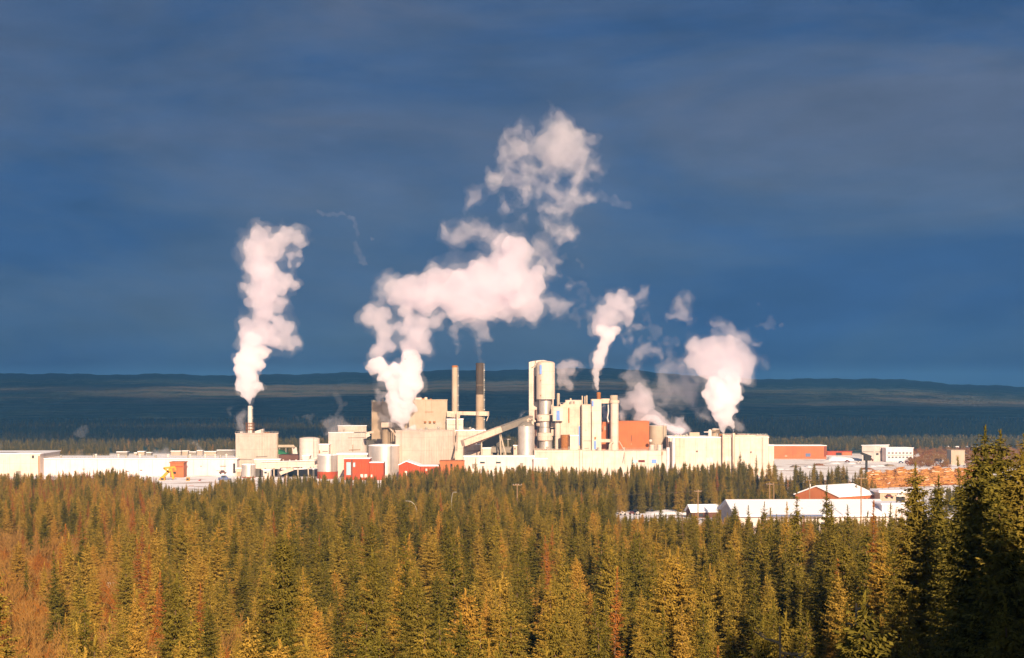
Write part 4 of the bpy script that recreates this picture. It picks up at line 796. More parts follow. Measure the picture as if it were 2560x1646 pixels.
MB().box(X(1906, 627), X(2056, 627), 625.4, 626.2, Z(1290.5, 626), Z(1287, 626)).build('gutter_beam', 'bluegrey', bpy.data.objects['white_shed'])
truck(2240, 2262, 1232, 1246, 806, 'white', 'white van parked beyond the bright white end block', 'van', 'parked_van')
truck(2212, 2234, 1236, 1247, 804, 'maroon', 'maroon car parked beyond the bright white end block', 'car', 'parked_car')
T, _, zt = block('snow_shed', 'low shed with a long pale snow roof behind the end block', 'shed', flat_fp(2200, 2290, 848, 16, 3), 1232, 'tanlight', over=.8, roof_t=1.2, openings=[('dark', 'opening', 0, 2240, 2262, 1243, 1256)])
mound('snow_mound', 'long snow bank in the middle clearing beside the brown-walled cottage', 'snow bank', [(1600, 1287), (1640, 1279), (1690, 1277), (1735, 1281), (1748, 1288)], 790, 'snow', 12, None, .9, 77)
house('cottage', 'small brown-walled cottage at the edge of the middle clearing', 'cottage', (X(1762, 760), 762, 0), 15, 9, 10, .5, 3.4, 6.0, 'brown', roof='snow', win=[('f', -4, -2, 1, 2.5, 'glass', 'window')])
for lb, a, b_, c_ in (('white car parked at the end of the middle clearing', 1548, 1566, 'white'), ('dark red car parked in the middle clearing', 1572, 1589, 'maroon'), ('silver car parked in the middle clearing beside the dark red one', 1589, 1600, 'metal')): truck(a, b_, 1279, 1288, 742, c_, lb, 'car', 'parked_car')
house('small_house', 'small tan house half hidden among the trees on the slope', 'house', (X(286, 330), 332, 0), 7, 6, 12, float(ground_z(X(286, 330), 331))+1.6, 2.4, 4.0, 'tanlight', win=[('f', -3, -2, .6, 1.7, 'glass', 'window'), ('f', 1.5, 2.5, .6, 1.7, 'glass', 'window'), ('f', -.7, .4, -.2, 1.7, 'maroon', 'door')])
# brush and pale shed beyond the log heap
T, _, zt = block('tan_shed', 'pale tan shed blurred by leafless brush beyond the log heap', 'shed', flat_fp(2378, 2412, 1400, 14), 1127, 'tanlight', roof='tanlight', openings=[('tan', 'door', 0, 2390, 2398, 1138, 1152)])
T, _, zt = block('far_roof', 'very long thin snow-covered roof beyond the brush', 'shed', flat_fp(2368, 2460, 1850, 12), 1118.5, 'brown', over=.5, roof_t=1.0)

# ---- poles, wires, lamps
def utility_pole(px, pyt, pyb, D, label, arm=(-12, 12), arm_y=6, transformer=False, double=False, gz=None):
    x = X(px, D); zb = float(ground_z(x, D)) if gz is None else gz; zt = Z(pyt, D)
    T = thing('utility_pole', (x, D, zb), label, 'utility pole')
    MB().tube([(x, D, zb-.5), (x, D, zt)], [.28, .17], 8).build('post', 'wood', T, True)
    if double: MB().tube([(x+1.8, D, zb-.5), (x+1.8, D, zt)], [.28, .17], 8).build('post', 'wood', T, True)
    za = zt-S(arm_y, D); MB().box(x+S(arm[0], D), x+S(arm[1], D), D-.25, D-.12, za, za+.22).build('crossarm', 'wood', T)
    for a in np.linspace(arm[0]*.92, arm[1]*.92, 4): MB().lathe(x+S(a, D), D-.18, [(.07, za+.22), (.1, za+.35), (.05, za+.55)], 8).build('insulator', 'white', T, True)
    if transformer: MB().lathe(x+.1, D-.65, [(.1, za-3.1), (.42, za-3.0), (.42, za-1.6), (.3, za-1.4)], 14).build('transformer', 'lampsteel', T, True)
    return (x, D, za+.5)
p1 = utility_pole(1924, 1205, 1249, 700, 'double wooden pole with a crossarm behind the white workshop', (-8, 9), 7, double=True)
p2 = utility_pole(2024, 1199, 1250, 720, 'wooden pole with a grey transformer before the orange barn', (-9, 6), 3, transformer=True)
p3 = utility_pole(2152.7, 1186, 1300, 610, 'tall wooden pole with a wide crossarm standing over the orange barn roof', (-13, 14), 12)
p4 = utility_pole(1745, 1224, 1265, 640, 'wooden pole with a crossarm near the brown-walled cottage', (-9, 8), 6)
p5 = utility_pole(1293, 1210, 1260, 560, 'slender pole with a pale crossarm rising out of the spruces', (-11, 11), 4)
def wire(a, b, label, sag=1.2):
    pts = [tuple(Vector(a).lerp(Vector(b), t)-Vector((0, 0, sag*4*t*(1-t)))) for t in np.linspace(0, 1, 14)]
    o = MB().tube(pts, .05, 4).build('power_line', 'wire', None, origin=a); tag(o, label, 'power line')
wire(p4, p1, 'sagging wire from the pole near the cottage to the double pole'); wire(p1, p2, 'sagging wire from the double pole to the transformer pole'); wire(p2, p3, 'sagging wire from the transformer pole to the tall pole over the barn')
wire((p4[0]-60, p4[1]-30, p4[2]+1), p4, 'sagging wire coming out of the forest to the pole near the cottage')
def street_lamp(px, pyt, pyb, D, dxp, label):
    x = X(px, D); zb = float(ground_z(x, D)); zt = Z(pyt, D); T = thing('street_lamp', (x, D, zb), label, 'street lamp'); dx = S(dxp, D)
    pts = [(x, D, zb-.3), (x, D, zt-3.5)]+[(x+dx*(1-math.cos(a)), D, zt-3.5+3.5*math.sin(a)) for a in np.linspace(.2, 1.5, 7)]
    MB().tube(pts, .10, 8).build('post', 'lampsteel', T, True); e = pts[-1]
    MB().sphere((e[0]+(.6 if dx > 0 else -.6), D, e[2]), .45, 10, 6, (1.6, .7, .4)).build('lamp_head', 'lampsteel', T, True)
street_lamp(1042, 1253, 1290, 500, -22, 'curved steel street lamp reaching out of the spruces')
street_lamp(1129, 1231, 1262, 560, 5, 'smaller upright curved street lamp among the spruces')
street_lamp(2104, 1193, 1215, 880, -16, 'thin curved street lamp in the tree belt above the orange barn')

rr_ = np.random.default_rng(31)
for i in range(16):
    px = 1945+i*20+rr_.uniform(-6, 6); D = rr_.uniform(1290, 1480); wpx = rr_.uniform(14, 34)
    yb = HY+HC*F/D; hh = rr_.uniform(3, 7)
    if i % 3 == 2: mound('earth_mound', ['brown earth and slash heap in the snowy yard before the orange warehouse', 'brown slash heap in the snowy yard before the office block', 'brown slash heap in the snowy yard nearest the log heap'][min(2, i//6)], 'earth heap', [(px-wpx/2, yb), (px-wpx/5, yb-hh*.7), (px+wpx/5, yb-hh*.6), (px+wpx/2, yb)], D, 'rust' if i % 2 else 'tan', 8, None, 1.2, 60+i)
    else: mound('snow_mound', ['ploughed snow ridge in the yard before the orange warehouse', 'ploughed snow ridge in the yard before the office block', 'ploughed snow ridge in the yard nearest the log heap'][min(2, i//6)], 'snow bank', [(px-wpx/2, yb), (px-wpx/5, yb-hh*.6), (px+wpx/4, yb-hh*.7), (px+wpx/2, yb)], D, 'snow', 9, None, .8, 80+i)
for o in COL.objects:
    if o.get('category') in ('earth heap', 'snow bank') and 'yard' in o.get('label', ''): o['group'] = 'heaps: '+o['label']
for i, (px, D, c_, lb) in enumerate(((2112, 1455, 'maroon', 'dark red car parked in the yard between the red roofed shed and the office'), (2290, 1450, 'orange', 'orange pickup parked beyond the office wing'), (2140, 1430, 'white', 'white pickup parked before the office block'), (2262, 1436, 'maroon', 'maroon car parked in front of the office wing'), (2246, 1436, 'bluegrey', 'slate blue car parked in front of the office wing'))):
    yb = HY+HC*F/D; truck(px, px+13, yb-6, yb, D, c_, lb, 'car', 'parked_car')
D = 1120; T = thing('yard_crane', (X(2166, D), D, 0), 'dark loading crane standing over the yard edge beside the log heap', 'crane')
MB().beam((X(2166, D), D, 0), (X(2166, D), D, Z(1146, D)), 1.4, 1.4).build('mast', 'dark', T)
MB().beam(P(2152, 1133, D), P(2178, 1143, D), 1.6, 1.6).build('boom', 'dark', T); MB().box(X(2160, D), X(2176, D), D-2, D+2, Z(1152, D), Z(1139, D)).build('cab', 'dark', T); MB().beam(P(2176, 1146, D), P(2183, 1152, D), 1.0, 1.2).build('grapple', 'brown', T)
# ================================================================== TREES
def foliage_mat(name, a, b, c):
    m = bpy.data.materials.new(name); n, l = link_nodes(m)
    out = N(n, 'ShaderNodeOutputMaterial'); geo = N(n, 'ShaderNodeNewGeometry'); oi = N(n, 'ShaderNodeObjectInfo'); tcn = N(n, 'ShaderNodeTexCoord')
    nz = N(n, 'ShaderNodeTexNoise', inp={'Scale': 0.9, 'Detail': 3.0}); l.new(tcn.outputs['Object'], nz.inputs['Vector'])
    ad = N(n, 'ShaderNodeMath', operation='MULTIPLY_ADD', inp={1: 0.45}); l.new(geo.outputs['Random Per Island'], ad.inputs[0]); l.new(nz.outputs['Fac'], ad.inputs[2])
    r1 = N(n, 'ShaderNodeMapRange', inp={'From Min': 0.4, 'From Max': 0.95}); l.new(ad.outputs[0], r1.inputs[0])
    mx = N(n, 'ShaderNodeMix', data_type='RGBA', inp={6: (*a, 1), 7: (*b, 1)}); l.new(r1.outputs[0], mx.inputs['Factor'])
    r2 = N(n, 'ShaderNodeMapRange', inp={'From Min': 0.45, 'From Max': 1.0, 'To Max': 0.75}); l.new(oi.outputs['Random'], r2.inputs[0])
    m2 = N(n, 'ShaderNodeMix', data_type='RGBA', inp={7: (*c, 1)}); l.new(r2.outputs[0], m2.inputs['Factor']); l.new(mx.outputs[2], m2.inputs[6])
    d = N(n, 'ShaderNodeBsdfDiffuse', inp={'Roughness': .6}); t = N(n, 'ShaderNodeBsdfTranslucent'); l.new(m2.outputs[2], d.inputs[0]); l.new(m2.outputs[2], t.inputs[0])
    s = N(n, 'ShaderNodeMixShader', inp={0: 0.14}); l.new(d.outputs[0], s.inputs[1]); l.new(t.outputs[0], s.inputs[2]); l.new(s.outputs[0], out.inputs['Surface'])
    return m
M['needle_green'] = foliage_mat('spruce_needles_green', (0.018, 0.021, 0.006), (0.19, 0.152, 0.026), (0.25, 0.175, 0.030))
M['needle_olive'] = foliage_mat('spruce_needles_olive', (0.050, 0.043, 0.009), (0.37, 0.255, 0.042), (0.38, 0.220, 0.036))
M['needle_gold'] = foliage_mat('spruce_needles_golden', (0.080, 0.055, 0.011), (0.46, 0.290, 0.052), (0.46, 0.225, 0.040))
M['needle_rust'] = foliage_mat('dying_needles_rust', (0.13, 0.042, 0.012), (0.38, 0.145, 0.030), (0.34, 0.13, 0.03))
M['twig_rust'] = foliage_mat('bare_twigs_rusty', (0.09, 0.034, 0.009), (0.33, 0.130, 0.026), (0.30, 0.100, 0.018))
M['twig_tan'] = foliage_mat('bare_twigs_tan', (0.11, 0.060, 0.020), (0.36, 0.195, 0.055), (0.32, 0.150, 0.034))
M['bark'] = mat('grey_brown_bark', (0.16, 0.095, 0.05), (0.10, 0.06, 0.035), nscale=2.0)
M['palebark'] = mat('bleached_dead_wood', (0.36, 0.25, 0.15), (0.24, 0.16, 0.09), nscale=2.0)

def spruce_mesh(name, h, r, seed, material, spacing=0.30, nb=8, step=0.17, tw=0.42, base=0.06, shape=0.85, gap=0.12, lean=0.0, lo=.55):
    g = np.random.default_rng(seed); Q = []
    z = h*base; lumps = g.uniform(lo, 1.22, 24)
    while z < h-0.25:
        t = z/h; rad = r*(1-t)**shape*np.interp(t, np.linspace(0, 1, 24), lumps)*(1.0 if t > .2 else .65+1.75*t)+0.10
        n = max(4, int(nb*(0.45+0.55*min(1, rad/r*1.6))))
        off = g.uniform(0, 6.28)
        for k in range(n):
            if g.random() < gap: continue
            az = off+k*6.283/n+g.normal(0, .22); L = rad*g.uniform(.68, 1.18); zz = z+g.uniform(-.2, .2)
            dirv = np.array([math.cos(az), math.sin(az), 0]); side = np.array([-math.sin(az), math.cos(az), 0])
            pitch = 0.55*t-0.28+g.normal(0, .08)
            ns = max(2, int(L/step)); ss = np.linspace(.12, 1, ns)+g.normal(0, .02, ns)
            for s in ss:
                p = dirv*L*s+np.array([0, 0, zz+L*(pitch*s-0.22*s*s*(1-t)+0.13*s**3)])
                tl = tw*(0.55+0.6*(1-s))*min(1, L/1.1+.25)*g.uniform(.75, 1.25)
                for sg in (-1, 1):
                    d = dirv*g.uniform(.35, .85)+side*sg*g.uniform(.45, .95)+np.array([0, 0, g.uniform(-.5, .12)]); d /= np.linalg.norm(d)
                    wv = np.cross(d, np.array([g.normal(0, .5), g.normal(0, .5), 1.0])); wv /= np.linalg.norm(wv)+1e-9; w = tl*g.uniform(.16, .30)
                    e = p+d*tl
                    Q.append((p-wv*w*.5, p+d*tl*.5+wv*w*.9*sg, e, p+d*tl*.45-wv*w*.9*sg))
                if g.random() < .7:   # hanging spray
                    d = np.array([g.normal(0, .35), g.normal(0, .35), -1.0])+dirv*.35; d /= np.linalg.norm(d); wv = side*tl*.22; e = p+d*tl*.75
                    Q.append((p-wv, p+wv, e+wv*.3, e-wv*.3))
        z += spacing*g.uniform(.75, 1.25)*(0.6+.6*(1-t))
    for k in range(16):   # leader
        az = g.uniform(0, 6.28); zz = h-.55+k*.045; d = np.array([math.cos(az)*.5, math.sin(az)*.5, .8]); p = np.array([0, 0, zz]); tl = .3; wv = np.cross(d, [0, 0, 1.])*.12
        Q.append((p-wv, p+wv, p+d*tl+wv*.2, p+d*tl-wv*.2))
    V = np.array(Q).reshape(-1, 3)
    if lean: V[:, 0] += lean*(V[:, 2]/h)**2*h
    nq = len(V)//4; me = bpy.data.meshes.new(name); me.vertices.add(len(V)); me.vertices.foreach_set('co', V.ravel())
    me.loops.add(nq*4); me.polygons.add(nq); me.loops.foreach_set('vertex_index', np.arange(nq*4)); me.polygons.foreach_set('loop_start', np.arange(0, nq*4, 4))
    me.update(calc_edges=True); me.materials.append(M[material]); return me
def trunk_mesh(name, h, r0, seed, m='bark', stubs=0, lean=0.0, stub_len=1.0, thick=1.0):
    g = np.random.default_rng(seed); b = MB(); zs = [-.6, .3, h*.25, h*.5, h*.75, h*.97]
    b.tube([(lean*(max(z, 0)/h)**2*h, 0, z) for z in zs], [r0*1.35, r0, r0*.8, r0*.6, r0*.35, .03], 8)
    for k in range(stubs):
        z = h*(.15+.8*k/stubs)+g.uniform(-.2, .2); a = g.uniform(0, 6.28); L = stub_len*g.uniform(.4, 1.2)*(1.25-z/h); rr = max(.015, r0*.16*(1.1-z/h))*thick
        p0 = Vector((0, 0, z)); d = Vector((math.cos(a), math.sin(a), g.uniform(-.25, .35))); p1 = p0+d*L*.5; p2 = p1+(d+Vector((0, 0, .25)))*L*.5
        b.tube([p0, p1, p2], [rr, rr*.7, rr*.3], 5, False)
        for q in range(3):
            s = g.uniform(.3, .9); pp = p0.lerp(p2, s); dd = (d+Vector((g.normal(0, .8), g.normal(0, .8), g.normal(0, .4)))).normalized(); b.tube([pp, pp+dd*L*.35], [rr*.5, rr*.2], 4, False)
    me = bpy.data.meshes.new(name); me.from_pydata(b.v, [], b.f); me.materials.append(M[m]); return me
def bush_mesh(name, h, spread, seed, m, stems=7, gen=4):
    g = np.random.default_rng(seed); b = MB()
    def grow_(p, d, L, r, k):
        q = p+d*L*.5+Vector((g.normal(0, .05), g.normal(0, .05), 0))*L; e = q+(d+Vector((g.normal(0, .15), g.normal(0, .15), .12))).normalized()*L*.5
        b.tube([p, q, e], [r, r*.8, r*.55], 3 if k < 2 else 4, False)
        if k <= 0: return
        for _ in range(3 if k > 1 else 4):
            s = g.uniform(.35, 1.0); nd = (d+Vector((g.normal(0, .5), g.normal(0, .5), g.normal(.12, .25)))).normalized()
            grow_(p.lerp(e, s), nd, L*g.uniform(.5, .75), r*.66, k-1)
    for _ in range(stems):
        a = g.uniform(0, 6.28); d = Vector((math.cos(a)*spread, math.sin(a)*spread, 1)).normalized()
        grow_(Vector((math.cos(a)*.15, math.sin(a)*.15, -.2)), d, h*g.uniform(.38, .5), .055*h/4+.01, gen)
    me = bpy.data.meshes.new(name); me.from_pydata(b.v, [], b.f); me.materials.append(M[m]); return me

# one mesh pair per habit; every tree is a copy of one of these
KIND = []   # (crown mesh, trunk mesh, height, tone, habit)
specs = [(16.5, 2.8, 'needle_green', 'slender', .75), (16.0, 3.6, 'needle_olive', 'broad', .66), (15.0, 2.6, 'needle_olive', 'narrow', .75), (16.5, 3.8, 'needle_green', 'broad', .66),
         (14.5, 2.9, 'needle_gold', 'slender', .7), (15.0, 3.6, 'needle_gold', 'full', .55), (15.0, 2.0, 'needle_rust', 'thin', .8), (17.0, 2.8, 'needle_green', 'ragged', .65)]
for i, (h, r, mt, habit, sh) in enumerate(specs):
    rag = habit in ('ragged', 'thin')
    KIND.append((spruce_mesh('spruce_crown', h, r, 20+i, mt, shape=sh, gap=.25 if rag else .06, spacing=.42 if rag else .33, nb=12, tw=.40, step=.135, base=.12 if rag else .05, lean=.012*(i % 3-1)),
                 trunk_mesh('spruce_trunk', h, .17+.01*(i % 4), 40+i, stubs=10, lean=.012*(i % 3-1)), h, {'needle_green': 'dark green', 'needle_olive': 'olive green', 'needle_gold': 'golden green', 'needle_rust': 'rusty brown'}[mt], habit))
BIG = [(spruce_mesh('spruce_crown', 21, 3.7, 71, 'needle_green', spacing=.30, nb=12, step=.17, tw=.5, shape=.66, gap=.06, lo=.85), trunk_mesh('spruce_trunk', 21, .3, 72, stubs=12), 21, 'dark green', 'very tall broad'),
       (spruce_mesh('spruce_crown', 22, 3.0, 73, 'needle_green', spacing=.34, nb=10, step=.17, tw=.5, shape=.8, gap=.25), trunk_mesh('spruce_trunk', 22, .26, 74, stubs=14), 22, 'dark green', 'very tall')]

def zone(px):
    for lim, s in ((150, 'below the tall cream warehouse'), (400, 'below the middle of the long white hall'), (560, 'below the yellow log loader'), (720, 'below the square tower block'),
                   (860, 'below the domed tank'), (1010, 'below the bright red building'), (1180, 'below the pale chimney'), (1330, 'below the thick dark-topped chimney'), (1460, 'below the digester tower'),
                   (1620, 'below the big orange building'), (1780, 'below the machine hall'), (1930, 'below the double pole'), (2100, 'below the orange warehouse'), (2290, 'below the white end block'), (9999, 'below the orange log heap')):
        if px < lim: return s
def make_tree(kind, x, y, s, rz, name='spruce_tree', label=None, group=None, cat='spruce tree', z=None, sxy=1.0):
    cm, tm, h, tone, habit = kind; z = float(ground_z(x, y)) if z is None else z
    T = bpy.data.objects.new(name, None); COL.objects.link(T); T.location = (x, y, z); T.rotation_euler = (rng.normal(0, .022), rng.normal(0, .022), rz); T.scale = (s*sxy, s*sxy, s); T.empty_display_size = .5
    tag(T, label, cat, group)
    for nm, me in (('crown', cm), ('trunk', tm)):
        if me is None: continue
        o = bpy.data.objects.new(nm, me); COL.objects.link(o); o.parent = T
    return T

# where trees may stand and how high they may reach in the view
def blocked(px, D):
    if 575 < D < 705 and 1800 < px < 2290: return True
    if 690 <= D < 790 and 1530 < px < 1800: return True
    if 690 <= D < 862 and 1985 < px < 2330: return True
    if 780 <= D < 860 and 1800 < px < 2330: return True
    if 940 <= D < 1120 and px > 2150: return True
    if D > 985 and 440 < px < 530: return True
    if D > 1085: return True
    if 190 < D < 345 and 255 < px < 312: return True
    if D > 960 and px > 1880: return True
    return False
SKY = np.array([[-200, 1190], [0, 1184], [40, 1178], [120, 1182], [220, 1172], [300, 1170], [380, 1186], [430, 1216], [500, 1220], [540, 1196], [600, 1188], [700, 1186], [800, 1184], [900, 1190], [1000, 1180], [1100, 1158],
                [1250, 1160], [1400, 1163], [1500, 1168], [1600, 1152], [1750, 1155], [1850, 1146], [1950, 1150], [2050, 1152], [2150, 1160], [2200, 1215], [2700, 1215]], float)
def apex_limit(px, D):
    if D >= 790: return float(np.interp(px, SKY[:, 0], SKY[:, 1]))
    if D < 575 and 1810 < px < 2285: return 1287 if px > 1850 else 1280
    if D < 690 and 1535 < px < 1810: return 1285
    if 2285 <= px and D > 200: return 1290
    return float(np.interp(D, [100, 250, 400, 790], [1270, 1262, 1238, 1205]))
cand = []
D = 44.0
while D < 1085:
    sp_ = np.interp(D, [44, 150, 400, 1000], [5.0, 6.2, 7.2, 7.6]); half = 0.345*D+14
    x = -half-(6 if D > 200 else 0)
    while x < half+10:
        xx = x+rng.uniform(-.42, .42)*sp_; yy = D+rng.uniform(-.42, .42)*sp_; px = xx/yy*F+W0/2
        x += sp_
        if blocked(px, yy): continue
        if px < 340 and yy < 480 and rng.random() < (.62 if px < 250 else .4): continue      # brush on the slope
        if mn.noise(Vector((xx*.045, yy*.03, 2.2))) > .30 and rng.random() < .85: continue
        zg = float(ground_z(xx, yy)); k = int(rng.choice(8, p=[.21, .18, .15, .13, .14, .09, .02, .08] if yy < 450 else [.30, .17, .15, .20, .06, .04, .02, .06]))
        if px > 1850 and yy < 260 and rng.random() < .6: k = int(rng.choice([0, 3, 7]))
        if px < 400 and rng.random() < .6: k = int(rng.choice([4, 5, 6, 6, 2]))
        s = rng.uniform(.62, 1.25); 
        if yy > 500: s *= rng.uniform(.85, 1.2)
        if yy < 120: s = min(s, .98)
        lim = apex_limit(px, yy)+abs(rng.normal(0, 13 if yy > 300 else 26)); apex = HY-(zg+KIND[k][2]*s-HC)*F/yy
        if apex < lim:
            s2 = (HC+(HY-lim)*yy/F-zg)/KIND[k][2]
            if s2 < .42: continue
            s = s2
        cand.append((yy, xx, px, zg, k, s, HY-(zg+KIND[k][2]*s-HC)*F/yy))
    D += sp_
# keep clear space round the hand placed trees
HAND = [(2298, 1168, 118, BIG[0], 'broad dark spruce standing alone beside the bright white end block'), (2341, 1198, 128, BIG[0], 'round-shouldered dark green spruce next to the broad spruce by the end block'),
        (2398, 1196, 112, BIG[0], 'dark spruce before the lower edge of the log heap'), (2493, 1078, 92, BIG[0], 'tallest dark spruce of the whole picture reaching above the log heap'),
        (2524, 1086, 98, BIG[0], 'second tallest dark spruce crowding the tallest one'), (2462, 1128, 84, BIG[0], 'tall dark spruce leaning into the flank of the tallest spruce'), (2556, 1096, 90, BIG[0], 'tall dark spruce cut off by the frame edge beyond the tallest spruce'),
        (1995, 1222, 190, BIG[1], 'ragged tall spruce crossing the white workshop roof'), (2056, 1220, 215, KIND[7], 'thin ragged spruce crossing the middle of the white workshop roof'),
        (2178, 1257, 205, KIND[6], 'open-branched young tree before the white end of the workshop'), (2150, 1282, 180, BIG[1], 'dark spruce just under the end of the white workshop roof'),
        (2090, 1282, 205, BIG[0], 'full dark spruce under the middle of the workshop roof'), (2206, 1290, 165, KIND[7], 'ragged spruce under the small dark window of the end block'), (1928, 1275, 240, KIND[0], 'slender spruce before the low end of the workshop roof'), (1835, 1262, 350, KIND[3], 'broad dark spruce before the low tip of the workshop roof'), (1962, 1262, 270, KIND[2], 'slim olive spruce beside the ragged tall one on the workshop roof'), (2078, 1258, 300, KIND[0], 'slender dark spruce crossing the workshop eave in its middle'), (2132, 1266, 280, KIND[7], 'ragged spruce reaching the workshop roof edge'), (2215, 1262, 250, KIND[0], 'slender spruce at the joint of workshop and end block'), (1900, 1258, 320, KIND[7], 'ragged spruce leaning over the low end of the workshop'), (1868, 1268, 330, KIND[0], 'pointed spruce overlapping the low tip of the workshop roof'), (2118, 1296, 300, KIND[3], 'dark spruce under the workshop eave by the full dark spruce'), (2240, 1278, 260, KIND[2], 'slim olive spruce before the bright white end block'), (1700, 1262, 420, KIND[0], 'slim spruce crossing the snow bank in the middle clearing'), (1655, 1258, 430, KIND[7], 'ragged spruce before the end of the snow bank in the clearing'),
        (1848, 1131, 930, KIND[7], 'tall ragged spruce standing above its row before the machine hall'), (1888, 1139, 905, KIND[0], 'pointed dark spruce standing above its row near the machine hall corner'),
        (283, 1166, 880, KIND[3], 'tallest spruce of the row in front of the long white hall'), (1578, 1144, 900, KIND[0], 'slim spruce spiking up before the long base building'), (1188, 1146, 900, KIND[2], 'slim rusty spire of a spruce before the front building'),
        (156, 1176, 870, KIND[2], 'pointed spruce before the end of the tall cream warehouse'), (2536, 1140, 78, BIG[0], 'tall dark spruce nearest the frame edge in the shaded corner'), (2528, 1250, 72, BIG[0], 'broad shaded spruce at the foot of the tallest spruce'), (2436, 1150, 150, BIG[1], 'slim dark spruce between the log heap and the tallest spruce')]
hpos = []
for (px, py, D, kd, lb) in HAND:
    x = X(px, D); zg = float(ground_z(x, D)); s = (HC+(HY-py)*D/F-zg)/kd[2]; hpos.append((x, D)); make_tree(kd, x, D, s, rng.uniform(0, 6.28), label=lb, z=zg, sxy=min(1.15, max(.8, 1/s**.5)))
cand = [c for c in cand if all((c[1]-hx)**2+(c[0]-hy)**2 > (2.6 if hy < 300 else 2.0)**2 for hx, hy in hpos)]
# what shows: in the frame, and not wholly swallowed by nearer crowns
def in_frame(c): return -15 < c[2] < 2575 and c[6] < 1650
cand.sort(key=lambda c: c[0])
cols_seen = np.full(600, 1700.0); vis = []; rest = []
for c in cand:
    w = max(1, int(1.0*F/c[0]/5)); a = int(np.clip((c[2])/5+20, 0, 599)); seg = slice(max(0, a-w), min(600, a+w+1))
    shows = in_frame(c) and c[6] < np.mean(cols_seen[seg])+25
    if in_frame(c): cols_seen[seg] = np.minimum(cols_seen[seg], c[6]+110*F/c[0]/40)
    (vis if (shows and len(vis) < 290-len(HAND)) else rest).append(c)
first_of = {}
for c in vis:
    yy, xx, px, zg, k, s, ap = c; kd = KIND[k]
    band = 'low' if ap > 1480 else ('mid' if ap > 1370 else 'upper')
    lb = f"{kd[3]} {kd[4]} spruce {zone(px)}{dict(low=', nearest rows', mid=', middle rows', upper=', higher rows')[band]}"
    T = make_tree(kd, xx, yy, s, rng.uniform(0, 6.28), label=lb, group='spruces: '+lb, z=zg, sxy=rng.uniform(.78, 1.02))
    if k not in first_of: first_of[k] = T
for k in range(8):
    if k not in first_of:
        c = next(c for c in rest if c[4] == k and in_frame(c)); rest.remove(c); yy, xx, px, zg, k, s, ap = c
        first_of[k] = make_tree(KIND[k], xx, yy, s, 1.0, label=f'{KIND[k][3]} {KIND[k][4]} spruce deeper in the forest {zone(px)}', z=zg)

# everything farther: one forest object, instances of the same trees
def scatter(name, pts, sources, label, kind='stuff'):
    """pts: x, y, z, rot, scale_xy, scale_z, index"""
    P_ = np.array(pts, float); me = bpy.data.meshes.new(name); me.vertices.add(len(P_)); me.vertices.foreach_set('co', P_[:, :3].ravel())
    a = me.attributes.new('rot', 'FLOAT_VECTOR', 'POINT'); v = np.random.default_rng(3).normal(0, .035, (len(P_), 3)); v[:, 2] = P_[:, 3]; a.data.foreach_set('vector', v.ravel())
    a = me.attributes.new('scl', 'FLOAT_VECTOR', 'POINT'); a.data.foreach_set('vector', P_[:, [4, 4, 5]].ravel())
    a = me.attributes.new('idx', 'INT', 'POINT'); a.data.foreach_set('value', P_[:, 6].astype(np.int32))
    o = bpy.data.objects.new(name, me); COL.objects.link(o); tag(o, label, None, None, kind)
    ng = bpy.data.node_groups.new(name+'_scatter', 'GeometryNodeTree'); ng.interface.new_socket('Geometry', in_out='INPUT', socket_type='NodeSocketGeometry'); ng.interface.new_socket('Geometry', in_out='OUTPUT', socket_type='NodeSocketGeometry')
    n, l = ng.nodes, ng.links; gi_ = n.new('NodeGroupInput'); go = n.new('NodeGroupOutput')
    jn = n.new('GeometryNodeJoinGeometry'); 
    def attr(nm, ty):
        t = n.new('GeometryNodeInputNamedAttribute'); t.data_type = ty; t.inputs['Name'].default_value = nm; return t.outputs['Attribute']
    idx = attr('idx', 'INT'); rot = attr('rot', 'FLOAT_VECTOR'); scl = attr('scl', 'FLOAT_VECTOR')
    for k, srcs in enumerate(sources):
        j = n.new('GeometryNodeJoinGeometry')
        for so_ in srcs:
            oi = n.new('GeometryNodeObjectInfo'); oi.transform_space = 'ORIGINAL'; oi.inputs['Object'].default_value = so_; l.new(oi.outputs['Geometry'], j.inputs[0])
        g2 = n.new('GeometryNodeGeometryToInstance'); l.new(j.outputs[0], g2.inputs[0])
        cmp_ = n.new('FunctionNodeCompare'); cmp_.data_type = 'INT'; cmp_.operation = 'EQUAL'; l.new(idx, cmp_.inputs[2]); cmp_.inputs[3].default_value = k
        ip = n.new('GeometryNodeInstanceOnPoints'); l.new(gi_.outputs[0], ip.inputs['Points']); l.new(cmp_.outputs[0], ip.inputs['Selection']); l.new(g2.outputs[0], ip.inputs['Instance']); l.new(rot, ip.inputs['Rotation']); l.new(scl, ip.inputs['Scale'])
        l.new(ip.outputs[0], jn.inputs[0])
    l.new(jn.outputs[0], go.inputs[0]); md = o.modifiers.new('scatter', 'NODES'); md.node_group = ng; return o
